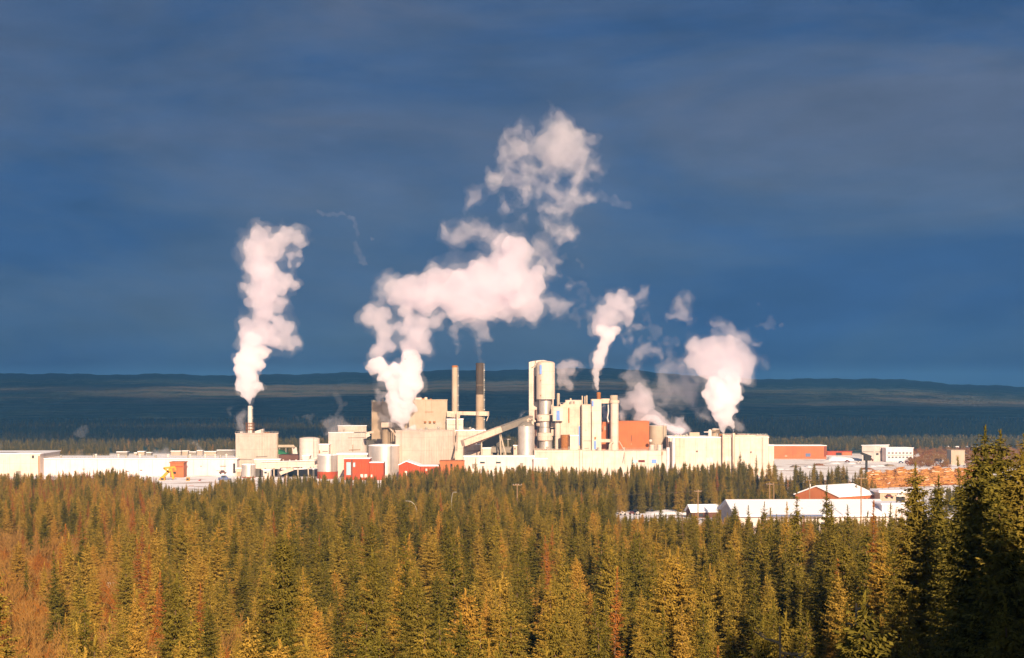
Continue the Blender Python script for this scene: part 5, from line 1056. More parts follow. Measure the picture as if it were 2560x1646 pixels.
# scrub in the snowy yard 
SHR = [(bush_mesh('shrub_twigs', 4.2, .55, 81, 'twig_rust', 8, 4), 'rusty'), (bush_mesh('shrub_twigs', 5.0, .4, 82, 'twig_tan', 7, 4), 'tan'), (bush_mesh('shrub_twigs', 3.6, .7, 83, 'twig_rust', 9, 4), 'rusty')]
def bush(k, x, y, s, label, group=None, name='bare_shrub'):
    o = bpy.data.objects.new(name, SHR[k][0]); COL.objects.link(o); o.location = (x, y, float(ground_z(x, y))); o.scale = (s, s, s); o.rotation_euler = (0, 0, rng.uniform(0, 6.28)); return tag(o, label, 'shrub', group)
nb_ = 0
for _ in range(1600):
    D = rng.uniform(52, 250); px = rng.uniform(-20, 380)*rng.uniform(.55, 1) if D < 120 else rng.uniform(-10, 345)
    if nb_ >= 230: break
    x = X(px, D)
    if mn.noise(Vector((x*.08, D*.08, 0))) < -.25: continue
    k = int(rng.choice(3)); zn = 'below the tall cream warehouse' if px < 140 else ('below the small tan house' if px < 300 else 'at the edge of the spruces')
    lb = f"leafless {SHR[k][1]} {'spreading' if k == 2 else 'upright'} shrub {zn}"; bush(k, x, D, rng.uniform(1.2, 2.6), lb, 'shrubs: '+lb); nb_ += 1
# light crowns for the distant wood come from one small young spruce each
shrub_src = [[next(o for o in COL.objects if o.data == SHR[k][0])] for k in range(3)]
srcs = [[ch for ch in first_of[k].children] for k in range(8)]+[list(next(o for o in COL.objects if o.parent is None and o.children and o.children[0].data == BIG[q][0]).children) for q in (0, 1)]+shrub_src
pts = [(c[1], c[0], c[3], rng.uniform(0, 6.28), c[5]*rng.uniform(.9, 1.2), c[5], c[4]) for c in rest]
# a grove on the bluff beside the viewer, out of frame, which shades the lower slope
for _ in range(440):
    y = rng.uniform(12, 66); x = max(20, .315*y+7.0)+26*rng.random()**1.3
    pts.append((x, y, float(ground_z(x, y)), rng.uniform(0, 6.28), 1.05, rng.uniform(.9, 1.25), int(rng.choice([8, 8, 9]))))
for _ in range(520):
    D = rng.uniform(170, 520); px = rng.uniform(-25, 330)
    if 250 < px < 316 and 150 < D < 345: continue
    x = X(px, D); pts.append((x, D, float(ground_z(x, D)), rng.uniform(0, 6.28), rng.uniform(1.5, 2.4), rng.uniform(1.4, 2.5), 10+int(rng.choice([0, 0, 2, 1]))))
for c in cand:      # leafless birch and willow fuzz between the spruces
    yy, xx, px = c[0], c[1], c[2]
    if yy > 180 and rng.random() < (.85 if px < 330 else .3 if px < 600 else .12) and (px < 330 or mn.noise(Vector((xx*.02, yy*.02, 7.7))) > .02):
        x2, y2 = xx+rng.uniform(1.5, 3), yy+rng.uniform(-3, 3)
        if blocked(x2/y2*F+W0/2, y2): continue
        pts.append((x2, y2, float(ground_z(x2, y2)), rng.uniform(0, 6.28), rng.uniform(1.4, 2.2), rng.uniform(1.4, 2.6)*(1 if yy < 600 else .75), 10+int(rng.choice(3))))
scatter('forest', pts, srcs, 'dense spruce forest running down from the slope to the mill')
fp_ = []; D = 1420.0
while D < 3700:
    sp_ = 7.5+(D-1330)/2370*11; half = .335*D+20; x = -half
    while x < half:
        xx = x+rng.uniform(-.45, .45)*sp_; yy = D+rng.uniform(-.45, .45)*sp_; x += sp_; px = xx/yy*F+W0/2
        if yy < 1700 and 270 < px < 600: continue
        if yy < 1780 and px > 1890: continue
        if yy < 1480 and (mn.noise(Vector((xx*.01, yy*.01, 5))) > .1): continue
        if mn.noise(Vector((xx*.004, yy*.010, 9.2))) > .36: continue
        s = rng.uniform(.42, .66); fp_.append((xx, yy, float(ground_z(xx, yy)), rng.uniform(0, 6.28), s*1.5, s, int(rng.choice(6, p=[.50, .08, .02, .36, .03, .01]))))
    D += sp_
scatter('far_forest', fp_, srcs, 'flat dark conifer forest spreading behind the mill to the hills')
pts = []
for _ in range(900):
    px = rng.uniform(2270, 2620); D = rng.uniform(1330, 1800); x = X(px, D)
    if 2372 < px < 2415 and D < 1430: continue
    pts.append((x, D, 0, rng.uniform(0, 6.28), rng.uniform(.8, 1.7), rng.uniform(.7, 1.5), int(rng.choice(3))))
for _ in range(330):
    px = rng.uniform(1880, 2170); D = rng.uniform(965, 1100); pts.append((X(px, D), D, 0, rng.uniform(0, 6.28), rng.uniform(.5, 1), rng.uniform(.4, .9), int(rng.choice(3))))
scatter('undergrowth', pts, shrub_src, 'brown leafless brush in the snowy yard beyond the log heap')
# dead and bare trees one can tell apart
snag = lambda h, st, sd_, m='palebark', sl=1.6: (None, trunk_mesh('snag_trunk', h, .10, sd_, m, stubs=int(st*1.8), stub_len=sl*1.5, thick=2.2), h, '', '')
for (px, py, D, kd, lb) in ((1968, 1540, 72, snag(9, 22, 91), 'bleached dead tree with bare forking branches at the bottom edge'), (888, 1448, 112, (None, bush_mesh('bare_trunk', 9, .16, 92, 'twig_tan', 2, 4), 16.0, '', ''), 'bare tan tree spreading its branches among the golden spruces'),
                            (2120, 1480, 78, snag(8, 24, 98, 'palebark', 1.2), 'small bleached dead spruce in the shaded corner'),
                            (1715, 1262, 300, snag(14, 18, 99, 'bark', 1.2), 'thin dead spruce crossing the middle clearing')):
    x = X(px, D); zg = float(ground_z(x, D)); s = (HC+(HY-py)*D/F-zg)/kd[2]
    make_tree(kd, x, D, s, rng.uniform(0, 6.28), name='dead_tree', label=lb, z=zg, cat='dead tree', sxy=1/max(s, .6)**.4)
# ================================================================== STEAM
def steam_mat(name, density, skin, col=(0.99, 0.965, 0.985)):
    m = bpy.data.materials.new(name); n, l = link_nodes(m); out = N(n, 'ShaderNodeOutputMaterial')
    v = N(n, 'ShaderNodeVolumePrincipled'); v.inputs['Color'].default_value = (*col, 1); v.inputs['Density'].default_value = density; v.inputs['Anisotropy'].default_value = 0.0; l.new(v.outputs[0], out.inputs['Volume'])
    d = N(n, 'ShaderNodeBsdfDiffuse', inp={'Color': (.88, .82, .88, 1)}); tl = N(n, 'ShaderNodeBsdfTranslucent', inp={'Color': (.88, .82, .88, 1)}); dm = N(n, 'ShaderNodeMixShader', inp={0: .4}); l.new(d.outputs[0], dm.inputs[1]); l.new(tl.outputs[0], dm.inputs[2])
    t = N(n, 'ShaderNodeBsdfTransparent'); mx = N(n, 'ShaderNodeMixShader', inp={0: skin}); l.new(t.outputs[0], mx.inputs[1]); l.new(dm.outputs[0], mx.inputs[2]); l.new(mx.outputs[0], out.inputs['Surface'])
    m.cycles.homogeneous_volume = True
    return m
M['steam_thick'] = steam_mat('thick_steam', .22, .12); M['steam_mid'] = steam_mat('drifting_steam', .068, .02, (.970, .905, .965)); M['steam_halo'] = steam_mat('steam_edge', .014, .005); M['steam_thin'] = steam_mat('thin_steam', .026, .008, (.970, .905, .965)); M['steam_veil'] = steam_mat('steam_veil', .0035, .0015); M['steam_wisp'] = steam_mat('wisp_of_steam', .010, .004)
_ico = {}
def ico(sub):
    if sub not in _ico:
        import bmesh
        b = bmesh.new(); bmesh.ops.create_icosphere(b, subdivisions=sub, radius=1.0); b.verts.ensure_lookup_table()
        _ico[sub] = (np.array([v.co[:] for v in b.verts]), np.array([[v.index for v in f.verts] for f in b.faces])); b.free()
    return _ico[sub]
def billow(name, puffs, D, m, seed, parent=None, origin=None, vox=0.79, kids=10, grand=5, disp=1.0, depth=1.0, flat=1.0):
    """cauliflower cloud: puffs = (px, py, radius px). Spheres budding off spheres, fused and roughened."""
    g = np.random.default_rng(seed); sph = []
    for (px, py, r) in puffs:
        rm = max(S(r, D), vox*1.3); c = np.array([X(px, D), D+g.normal(0, .35)*rm*depth, Z(py, D)]); sph.append((c, rm*.82))
        if rm < 1.6: continue
        for _ in range(kids):
            d = g.normal(0, 1, 3); d /= np.linalg.norm(d); r2 = max(rm*g.uniform(.25, .5), vox); c2 = c+d*rm*g.uniform(.62, .85); sph.append((c2, r2))
            if r2 > 2.0:
                for _ in range(grand):
                    d2 = g.normal(0, 1, 3)+d*.7; d2 /= np.linalg.norm(d2); r3 = max(r2*g.uniform(.3, .5), vox*.9); sph.append((c2+d2*r2*.85, r3))
    for (px, py, r) in puffs:      # frayed edge
        rm = S(r, D)
        if rm < 3: continue
        for _ in range(7):
            d = g.normal(0, 1, 3); d /= np.linalg.norm(d); sph.append((np.array([X(px, D), D, Z(py, D)])+d*rm*g.uniform(.95, 1.12), max(rm*g.uniform(.07, .15), vox*.9)))
    iv, if_ = ico(2); V = np.concatenate([iv*r+c for c, r in sph]); Fc = np.concatenate([if_+i*len(iv) for i in range(len(sph))])
    me = bpy.data.meshes.new('tmp'); me.vertices.add(len(V)); me.vertices.foreach_set('co', V.ravel()); me.loops.add(len(Fc)*3); me.polygons.add(len(Fc)); me.loops.foreach_set('vertex_index', Fc.ravel()); me.polygons.foreach_set('loop_start', np.arange(0, len(Fc)*3, 3)); me.update(calc_edges=True)
    ob = bpy.data.objects.new('tmp', me); COL.objects.link(ob); md = ob.modifiers.new('r', 'REMESH'); md.mode = 'VOXEL'; md.voxel_size = vox; md.adaptivity = 0
    ms_ = ob.modifiers.new('s', 'SMOOTH'); ms_.factor = .5; ms_.iterations = 2
    dg = bpy.context.evaluated_depsgraph_get(); ev = ob.evaluated_get(dg); out = bpy.data.meshes.new_from_object(ev); bpy.data.meshes.remove(me) if False else None
    nv = len(out.vertices); co = np.empty(nv*3); out.vertices.foreach_get('co', co); co = co.reshape(-1, 3); no = np.empty(nv*3); out.vertices.foreach_get('normal', no); no = no.reshape(-1, 3)
    dd = np.empty((nv, 3))
    for i in range(nv):
        p = Vector(co[i]); a = mn.noise_vector(p*.10)*2.0+mn.noise_vector(p*.27)*1.15+mn.noise_vector(p*.62)*.7+mn.noise_vector(p*1.25)*.35; dd[i] = a[:]
    co = co+dd*disp*vox/1.1
    out.vertices.foreach_set('co', co.ravel()); out.update(); ob.data = out; ms_.iterations = 1; ms_.factor = .4   # fuse once more so the skin stays closed and outward
    dg = bpy.context.evaluated_depsgraph_get(); out2 = bpy.data.meshes.new_from_object(ob.evaluated_get(dg)); bpy.data.objects.remove(ob); bpy.data.meshes.remove(me); bpy.data.meshes.remove(out); out = out2
    co = np.empty(len(out.vertices)*3); out.vertices.foreach_get('co', co); co = co.reshape(-1, 3)
    o0 = np.array(parent['_o'] if parent is not None else origin); co = co-o0; out.vertices.foreach_set('co', co.ravel()); out.polygons.foreach_set('use_smooth', [True]*len(out.polygons)); out.update()
    out.materials.clear(); out.materials.append(M[m]); out.name = name
    o = bpy.data.objects.new(name, out); COL.objects.link(o)
    if parent is not None: o.parent = parent
    else: o.location = origin
    o['_o'] = tuple(float(q) for q in o0)
    return o
def conv(x0, y0, sc, lst): return [(x0+a/sc, y0+b/sc, r/sc) for a, b, r in lst]
def plume(label, D, parts, base, seed, name='steam_plume'):
    T = thing(name, P(base[0], base[1], D), label, 'steam plume')
    extra = []
    for i, (puffs, m, kw) in enumerate(parts):
        if m != 'steam_wisp': k2 = dict(kw); k2['vox'] = kw.get('vox', 1.1)*1.15; k2['disp'] = kw.get('disp', 1.0)*1.7+.4; k2['kids'] = 8; extra.append(([(a, b, c*1.14+1.2) for a, b, c in puffs], 'steam_wisp' if m == 'steam_thin' else 'steam_halo', k2))
        if m in ('steam_mid', 'steam_thin'): k3 = dict(k2); k3['vox'] = k2['vox']*1.2; k3['grand'] = 2; extra.append(([(a, b, c*1.38+2.5) for a, b, c in puffs], 'steam_veil', k3))
    for i, (puffs, m, kw) in enumerate(list(parts)+extra): billow('billow' if m in ('steam_thick', 'steam_mid') else 'wisp', puffs, D, m, seed+i, parent=T, **kw)
    return T
def scatter_puffs(poly, n, r0, r1, seed):
    """random small puffs strung along a px path"""
    g = np.random.default_rng(seed); P_ = np.array(poly, float); out = []
    for _ in range(n):
        t = g.uniform(0, len(P_)-1.001); i = int(t); q = P_[i]+(P_[i+1]-P_[i])*(t-i); out.append((q[0]+g.normal(0, q[2]), q[1]+g.normal(0, q[2]*.8), g.uniform(r0, r1)))
    return out
Z1 = lambda l: conv(540, 540, 2.75, l)
plume('tall steam column from the slender white chimney on the square tower block', 1214, [
    (Z1([(231, 1305, 10), (232, 1285, 16), (233, 1262, 26), (228, 1235, 38), (215, 1200, 52), (210, 1165, 70), (215, 1120, 78), (290, 1180, 36), (210, 1060, 80), (300, 1030, 45), (215, 990, 82), (230, 930, 85), (320, 935, 50), (220, 870, 72)]), 'steam_thick', {}),
    (Z1([(240, 840, 85), (300, 800, 95), (390, 840, 75), (470, 850, 65), (550, 855, 45), (520, 900, 30), (440, 740, 65), (490, 780, 50), (200, 740, 50), (300, 710, 80), (330, 640, 90), (300, 570, 90), (420, 600, 65), (470, 590, 30), (260, 520, 62), (380, 500, 90), (470, 450, 65), (540, 480, 38), (190, 480, 28), (310, 420, 95), (390, 390, 70)]), 'steam_mid', dict(kids=10)),
    (Z1([(300, 330, 100), (230, 330, 50), (270, 250, 95), (230, 200, 60), (290, 140, 75), (340, 210, 90), (350, 110, 40), (410, 260, 60), (440, 160, 70), (490, 120, 52), (550, 150, 55), (590, 200, 32), (580, 270, 28), (520, 280, 35), (570, 340, 22), (500, 330, 25)]), 'steam_mid', dict(kids=11, disp=1.3))],
    (624, 1016), 100)
plume('small grey puff of steam beside the foot of the slender white chimney', 1208, [
    (conv(540, 960, 5.207, [(400, 650, 18), (365, 630, 30), (345, 590, 42), (330, 540, 50), (310, 490, 55), (280, 440, 50), (330, 410, 55), (340, 380, 40), (370, 350, 25)]), 'steam_thin', dict(vox=0.70, disp=1.2)),
    (conv(540, 960, 5.207, [(180, 400, 35), (160, 350, 32), (190, 310, 32), (220, 295, 15), (140, 400, 20), (175, 440, 15)]), 'steam_wisp', dict(vox=0.62, disp=1.5))], (617, 1085), 120)
Z2 = lambda l: conv(860, 560, 2.75, l)
plume('broad twin steam cloud rising over the large cream block and drifting toward the chimneys', 1190, [
    (Z2([(400, 1405, 18), (395, 1370, 32), (370, 1320, 55), (430, 1330, 40), (360, 1260, 68), (430, 1270, 60), (350, 1190, 62), (440, 1180, 68), (330, 1110, 60), (440, 1100, 85), (490, 1130, 50), (290, 1040, 62), (250, 980, 62), (200, 960, 48), (160, 990, 22), (180, 1020, 20), (460, 1010, 82), (510, 1010, 35), (350, 1000, 58), (460, 930, 80), (510, 1080, 40), (470, 1400, 30), (430, 1420, 20), (530, 1415, 16)]), 'steam_thick', {}),
    (Z2([(240, 870, 60), (190, 890, 32), (270, 800, 62), (290, 740, 58), (250, 700, 60), (320, 850, 42), (450, 850, 70), (530, 850, 60), (580, 880, 28), (500, 780, 85), (570, 760, 40), (430, 730, 50), (450, 680, 55), (370, 700, 35), (160, 640, 60), (230, 640, 68), (180, 590, 48), (300, 620, 45), (540, 680, 65), (630, 670, 45), (680, 630, 28), (430, 600, 60)]), 'steam_mid', dict(kids=10)),
    (Z2([(370, 470, 88), (450, 430, 70), (500, 500, 95), (430, 540, 65), (560, 560, 75), (570, 420, 78), (300, 430, 45), (640, 420, 95), (630, 350, 60), (620, 500, 95), (720, 370, 95), (730, 470, 105), (820, 400, 120), (780, 550, 95), (760, 620, 52), (900, 320, 75), (920, 450, 140), (870, 580, 100), (1000, 360, 110), (1040, 480, 140), (960, 600, 90), (1130, 400, 130), (1170, 520, 120), (1100, 620, 50), (1260, 440, 110), (1270, 560, 85), (1290, 640, 45), (1180, 300, 115), (1100, 250, 90), (1210, 210, 78), (1150, 160, 90), (1080, 120, 65), (1230, 130, 45), (1330, 330, 55), (1350, 430, 50)]), 'steam_mid', dict(kids=10, vox=1.23, disp=1.2)),
    (Z2([(960, 50, 55), (1020, 90, 50), (880, 40, 50), (800, 70, 52), (760, 100, 38), (700, 90, 32), (690, 40, 35), (830, 10, 40), (910, 0, 30)]), 'steam_thin', dict(vox=1.06, disp=1.6)),
    (Z2([(760, 720, 38), (770, 780, 24), (780, 830, 16), (775, 880, 12), (765, 930, 8), (930, 690, 55), (960, 750, 45), (990, 780, 26), (930, 800, 22), (925, 850, 18), (925, 900, 14), (930, 945, 12)]), 'steam_thin', dict(vox=0.79, disp=1.3)),
    (Z2([(1420, 330, 35), (1400, 270, 28), (1440, 560, 50), (1500, 570, 48), (1480, 620, 30), (1550, 560, 25), (1410, 520, 35), (1550, 430, 24), (290, 380, 40), (250, 400, 28), (330, 380, 30), (270, 480, 35), (250, 540, 35), (600, 300, 26), (480, 370, 28)]), 'steam_thin', dict(vox=0.97, disp=1.6)),
    (Z2([(230, 1150, 28), (260, 1100, 24), (240, 1200, 26), (280, 1170, 30), (210, 1160, 15), (270, 1330, 30), (310, 1360, 26), (330, 1390, 24), (600, 1420, 20), (660, 1380, 30), (700, 1350, 22), (260, 1230, 20)]), 'steam_thin', dict(vox=0.79, disp=1.3))],
    (1000, 1076), 130)
Z3 = lambda l: conv(1080, 260, 3.081, l)
plume('detached high puff of old steam, highest cloud above the mill', 1215, [
    (Z3([(1000, 250, 115), (960, 170, 70), (970, 110, 40), (1080, 250, 80), (1080, 350, 110), (950, 360, 120), (1150, 380, 70), (1120, 470, 75), (1000, 440, 70), (900, 430, 60), (920, 520, 48), (915, 600, 32), (860, 300, 70), (780, 350, 55), (1180, 300, 40)]), 'steam_thin', dict(kids=10, vox=1.14, disp=1.8)),
    (Z3([(700, 350, 60), (640, 320, 55), (650, 390, 50), (560, 400, 50), (520, 430, 35), (560, 250, 32), (620, 220, 38), (670, 210, 36), (740, 240, 30), (1230, 280, 38), (1250, 250, 20), (1120, 190, 24), (930, 90, 25), (1290, 510, 30), (1330, 540, 22), (1240, 500, 35), (1200, 560, 35), (1150, 560, 45), (1090, 590, 38), (700, 500, 50), (780, 490, 40), (620, 480, 30), (470, 550, 28), (480, 640, 34), (530, 620, 26), (450, 620, 20), (330, 720, 55), (300, 760, 35), (350, 690, 30), (700, 680, 38), (715, 740, 30), (740, 640, 22), (580, 790, 38), (600, 840, 22), (710, 870, 26), (1110, 660, 38), (1190, 690, 26), (1200, 740, 20), (1100, 760, 26), (930, 840, 45), (880, 830, 28), (1000, 820, 30), (1030, 1010, 55), (980, 1000, 38), (1060, 1050, 30), (860, 930, 32), (1000, 1080, 30), (1130, 1010, 25)]), 'steam_thin', dict(vox=0.97, disp=2.0)),
    (scatter_puffs(Z3([(500, 560, 40), (700, 560, 60), (900, 700, 60), (1100, 700, 60), (1000, 900, 70), (850, 1100, 60), (900, 1290, 40), (930, 1150, 40)]), 150, 4, 13, 5), 'steam_thin', dict(vox=0.97, disp=2.0, kids=6)),
    (scatter_puffs(Z3([(1200, 700, 20), (1350, 740, 25), (1500, 790, 20)]), 34, 4, 11, 6), 'steam_wisp', dict(vox=1.06, disp=2.0, kids=5))],
    (1390, 480), 150)
Z4 = lambda l: conv(1380, 680, 3.5, l)
plume('loose shreds of old steam drifting between the broad cloud and the narrow plume', 1225, [
    (scatter_puffs([(1400, 620, 14), (1440, 700, 20), (1470, 760, 20), (1440, 800, 16), (1500, 740, 16)], 60, 3.5, 10, 8), 'steam_wisp', dict(vox=1.0, disp=2.0, kids=6))], (1450, 720), 160)
plume('loose shreds of steam beneath the small torn puff', 1225, [
    (scatter_puffs([(1600, 780, 10), (1620, 820, 16), (1640, 850, 20), (1660, 870, 18), (1700, 880, 16)], 60, 3.5, 9, 9), 'steam_wisp', dict(vox=1.0, disp=2.0, kids=6))], (1640, 850), 163)
plume('bright narrow plume from the short rusty brown stack', 1190, [
    (Z4([(408, 1045, 15), (406, 1020, 20), (400, 985, 26), (393, 940, 33), (388, 890, 38), (392, 835, 45), (400, 780, 52), (418, 725, 55), (440, 665, 60), (465, 610, 65), (500, 550, 75), (555, 520, 45), (440, 520, 60)]), 'steam_thick', dict(disp=.8)),
    (Z4([(400, 510, 55), (480, 460, 85), (420, 420, 72), (380, 470, 42), (500, 380, 85), (440, 330, 65), (540, 290, 75), (500, 220, 48), (600, 260, 75), (620, 190, 52), (650, 330, 70), (680, 400, 55), (690, 260, 50), (660, 460, 30), (590, 400, 55)]), 'steam_mid', dict(kids=10, vox=0.84)),
    (Z4([(730, 240, 32), (770, 200, 38), (810, 170, 34), (840, 140, 22), (720, 460, 26), (760, 490, 38), (690, 510, 24), (800, 280, 20), (820, 290, 14), (640, 600, 22), (690, 590, 24), (340, 370, 24)]), 'steam_thin', dict(vox=0.79, disp=1.5))], (1497, 982), 170)
plume('soft pinkish puff curling from the slim vent stack beside the digester tower', 1210, [
    (Z4([(52, 1055, 10), (56, 1030, 16), (65, 990, 26), (75, 940, 40), (90, 880, 52), (120, 960, 40), (155, 990, 42), (165, 1020, 20), (110, 830, 52), (160, 880, 42), (170, 810, 42), (200, 800, 35), (60, 820, 35)]), 'steam_mid', dict(vox=0.70)),
    (Z4([(235, 820, 30), (260, 800, 20), (200, 920, 25)]), 'steam_thin', dict(vox=0.70, disp=1.4))], (1396, 984), 180)
plume('massive steam cloud from the two vents on the machine hall roof', 1200, [
    (Z4([(1497, 1400, 20), (1490, 1370, 28), (1480, 1330, 40), (1590, 1395, 16), (1585, 1360, 22), (1575, 1320, 34), (1530, 1300, 55), (1460, 1270, 60), (1500, 1220, 85), (1560, 1210, 60), (1430, 1180, 70), (1400, 1110, 75), (1500, 1120, 110), (1600, 1110, 68), (1340, 1070, 42), (1480, 1010, 110), (1590, 1010, 80), (1400, 990, 65), (1560, 930, 95)]), 'steam_thick', {}),
    (Z4([(1460, 860, 140), (1330, 830, 100), (1230, 790, 75), (1180, 770, 42), (1600, 830, 120), (1700, 850, 80), (1680, 930, 60), (1290, 720, 105), (1230, 640, 65), (1400, 700, 125), (1520, 700, 120), (1370, 620, 62), (1630, 680, 80), (1730, 760, 55), (1470, 600, 50), (1260, 590, 36), (1720, 950, 30), (1560, 600, 55)]), 'steam_mid', dict(kids=11, vox=1.06)),
    (Z4([(1560, 520, 55), (1640, 570, 60), (1500, 480, 45), (1430, 460, 38), (1390, 440, 22), (1580, 460, 38), (1700, 600, 48), (1770, 640, 32), (1810, 650, 18), (1400, 510, 24), (1830, 780, 26), (1870, 810, 18), (1360, 1290, 30), (1320, 1270, 22), (1640, 1360, 36), (1625, 1330, 24), (1640, 1390, 22), (1370, 1180, 26)]), 'steam_thin', dict(vox=0.88, disp=1.5)),
    (Z4([(1900, 420, 42), (1880, 480, 46), (1940, 440, 30), (1830, 470, 28), (1780, 480, 20), (1720, 510, 14), (1930, 490, 24), (2010, 470, 24), (2025, 510, 14), (1800, 280, 22), (1830, 310, 18), (1900, 250, 18), (1940, 270, 16), (1990, 310, 14)]), 'steam_wisp', dict(vox=0.79, disp=1.8))], (1808, 1084), 190)
plume('low leaning steam bank behind the big orange building', 1232, [
    (Z4([(1180, 1390, 40), (1120, 1380, 55), (1060, 1370, 55), (1000, 1350, 62), (1150, 1340, 35), (1110, 1290, 38), (1150, 1275, 22), (940, 1300, 70), (880, 1270, 72), (810, 1300, 60), (840, 1230, 60), (770, 1230, 45), (750, 1290, 40)]), 'steam_mid', dict(vox=0.97, disp=1.4)),
    (Z4([(1170, 1395, 26), (1120, 1390, 36), (1050, 1375, 38), (990, 1355, 42), (930, 1310, 46), (870, 1285, 48), (810, 1310, 40)]), 'steam_thick', dict(vox=0.97, disp=1.5)),
    (Z4([(790, 1170, 80), (760, 1100, 75), (840, 1120, 60), (820, 1050, 60), (760, 1020, 55), (700, 1140, 55), (680, 1080, 45), (880, 1180, 40), (650, 1180, 40), (620, 1130, 35), (600, 1250, 28), (620, 1290, 26)]), 'steam_mid', dict(vox=0.97, disp=1.3)),
    (Z4([(700, 980, 45), (680, 920, 42), (670, 880, 28), (650, 940, 22), (760, 950, 38), (750, 890, 34), (810, 970, 26), (740, 840, 35), (700, 780, 30), (670, 790, 26), (760, 720, 48), (820, 680, 52), (850, 640, 35), (900, 690, 38), (940, 710, 30), (790, 640, 24), (960, 740, 20)]), 'steam_thin', dict(vox=0.88, disp=1.6))], (1700, 1090), 200)
plume('loose cloud of steam between the low steam bank and the massive cloud', 1245, [
    (Z4([(1010, 790, 42), (1070, 830, 55), (1140, 830, 40), (1000, 860, 50), (940, 890, 28), (960, 960, 48), (1020, 1000, 62), (950, 1060, 45), (1100, 1000, 60), (1170, 980, 60), (1100, 1080, 55), (1180, 1080, 55), (1230, 1030, 50), (1250, 960, 40), (1020, 1090, 42), (1210, 1130, 38), (980, 1140, 26), (1160, 900, 45), (1230, 900, 38), (1230, 1180, 28), (940, 1160, 30), (1270, 1210, 24)]), 'steam_thin', dict(vox=0.97, disp=1.8))], (1690, 985), 215)
plume('small torn puff alone in the sky between the narrow plume and the massive cloud', 1220, [
    (Z4([(1150, 340, 48), (1120, 300, 42), (1100, 250, 28), (1170, 240, 36), (1170, 190, 20), (1200, 250, 26), (1120, 390, 50), (1160, 420, 34), (1050, 390, 38), (1010, 370, 26), (1190, 350, 30), (1220, 400, 22), (1250, 215, 12)]), 'steam_thin', dict(vox=0.79, disp=1.7)),
    (Z4([(1000, 440, 20), (960, 460, 14), (880, 450, 16), (850, 460, 12), (1000, 630, 28), (1090, 640, 22), (1040, 520, 16)]), 'steam_wisp', dict(vox=0.70, disp=1.6))], (1712, 800), 220)
plume('faint curl of vapour high above the domed tank', 1230, [
    (conv(0, 0, 1/1.0689, [(745, 495, 6), (755, 505, 9), (770, 502, 8), (785, 505, 9), (800, 500, 8), (815, 503, 8), (825, 510, 9), (828, 525, 8), (832, 540, 7), (838, 552, 7), (830, 570, 9), (835, 585, 10), (845, 600, 8), (850, 615, 10), (870, 556, 6)]), 'steam_wisp', dict(vox=0.79, disp=2.0))], (890, 640), 230)
plume('thin steam drifting over the stepped building roof', 1216, [
    (conv(540, 960, 5.207, [(1560, 600, 60), (1500, 560, 50), (1440, 530, 42), (1480, 480, 40), (1600, 520, 55), (1560, 460, 34), (1630, 450, 36), (1520, 640, 40), (1450, 640, 36), (1680, 520, 40), (1740, 530, 28)]), 'steam_thin', dict(vox=0.79, disp=1.5)),
    (conv(540, 960, 5.207, [(1600, 200, 60), (1560, 150, 45), (1640, 270, 50), (1700, 250, 40), (1530, 340, 26), (1530, 290, 22), (1620, 340, 40), (1580, 400, 40)]), 'steam_wisp', dict(vox=0.88, disp=1.8))], (850, 1085), 235)
plume('pale mushroom of vapour behind the conveyor gallery', 1300, [
    (conv(540, 960, 5.207, [(1200, 420, 50), (1250, 410, 38), (1150, 420, 38), (1210, 480, 36), (1220, 520, 22), (1060, 440, 28), (1020, 400, 24), (980, 410, 20), (1090, 480, 22)]), 'steam_wisp', dict(vox=0.79, disp=1.2))], (772, 1072), 240)
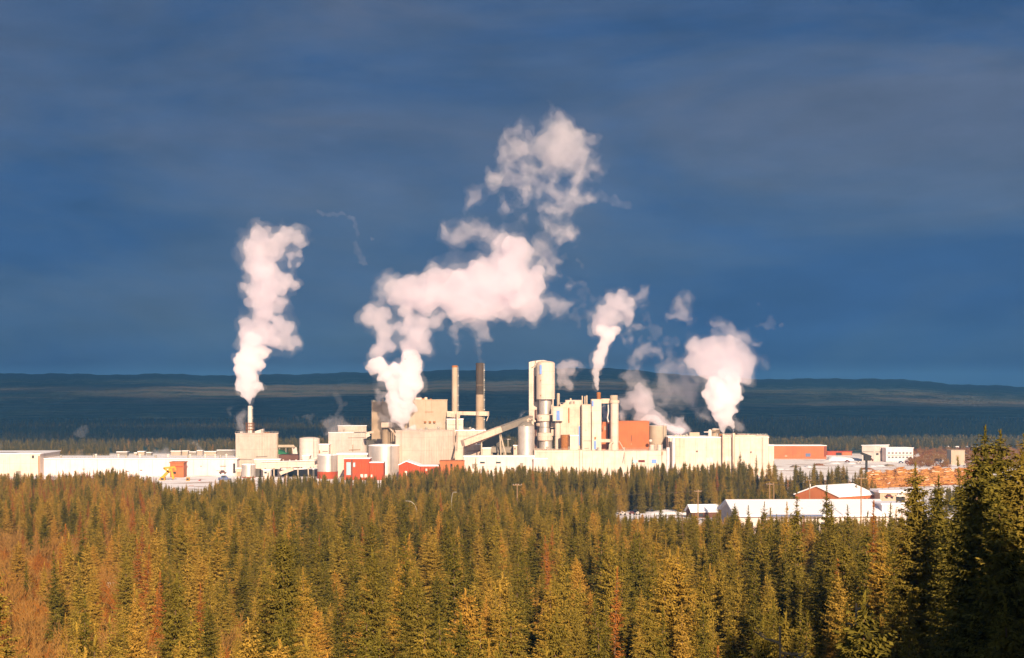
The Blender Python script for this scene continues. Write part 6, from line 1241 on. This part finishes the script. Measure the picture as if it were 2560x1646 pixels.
for i, (lb, base, lst, dd) in enumerate((
        ('faint pink vapour wisp above the long white hall roof, farthest from the red block', (199, 1147), [(745, 920, 30), (750, 880, 38), (765, 845, 24), (720, 900, 24)], 1210),
        ('pink smudge of vapour over the forest behind the long white hall', (200, 1085), [(745, 690, 45), (790, 660, 38), (710, 690, 30), (800, 620, 22), (760, 640, 26), (790, 710, 24)], 1240),
        ('pale pair of vapour puffs on the long hall roof above the orange-red block', (405, 1143), [(1510, 880, 38), (1460, 880, 34), (1560, 850, 30), (1560, 890, 32), (1440, 850, 18), (1480, 750, 12)], 1212),
        ('narrow vapour puff on the hall roof nearest the square tower block', (500, 1143), [(1880, 880, 34), (1870, 830, 26), (1850, 790, 20), (1855, 755, 10), (1800, 780, 20), (1900, 840, 14)], 1212),
        ('small vapour puff hugging the wall of the square tower block', (588, 1138), [(2190, 870, 20), (2200, 840, 16), (2195, 895, 16)], 1206),
        ('faint vapour cut by the frame edge above the tall cream warehouse', (0, 1130), [(0, 800, 26), (15, 770, 14), (20, 820, 14), (-20, 830, 30)], 1230))):
    plume(lb, dd, [(conv(0, 900, 3.742, lst), 'steam_wisp' if i in (0, 1, 5) else 'steam_thin', dict(vox=0.62, disp=1.1))], base, 250+i*3)
plume('small white steam tuft behind the inclined conveyor at the digester tower', 1225, [(conv(1280, 880, 5.132, [(190, 770, 34), (160, 790, 24), (215, 760, 20), (110, 810, 28), (80, 850, 20)]), 'steam_thin', dict(vox=0.62, disp=.8))], (1318, 1040), 280)
plume('curtain of white steam showing between the brown stack and the scrubber column', 1212, [(conv(1280, 880, 5.132, [(1180, 700, 40), (1190, 780, 42), (1180, 860, 42), (1160, 740, 34), (1210, 830, 34), (1400, 830, 34), (1390, 870, 30), (1420, 800, 20)]), 'steam_mid', dict(vox=0.79, disp=.8))], (1510, 1056), 285)

# ================================================================== HAZE
hz = MB().box(-9000, 9000, -500, 17000, -61, 330).build('haze', 'dark', None, origin=(0, 0, 0)); hz.data.materials.clear()
hm = bpy.data.materials.new('thin_blue_air'); n, l = link_nodes(hm); out = N(n, 'ShaderNodeOutputMaterial'); v = N(n, 'ShaderNodeVolumePrincipled')
v.inputs['Color'].default_value = (0.16, 0.50, 1.0, 1); v.inputs['Density'].default_value = 7.5e-5; l.new(v.outputs[0], out.inputs['Volume']); hm.cycles.homogeneous_volume = True
hz.data.materials.append(hm); tag(hz, 'thin blue air over the valley', None, None, 'stuff')
for o in bpy.data.objects:
    if '_o' in o: del o['_o']
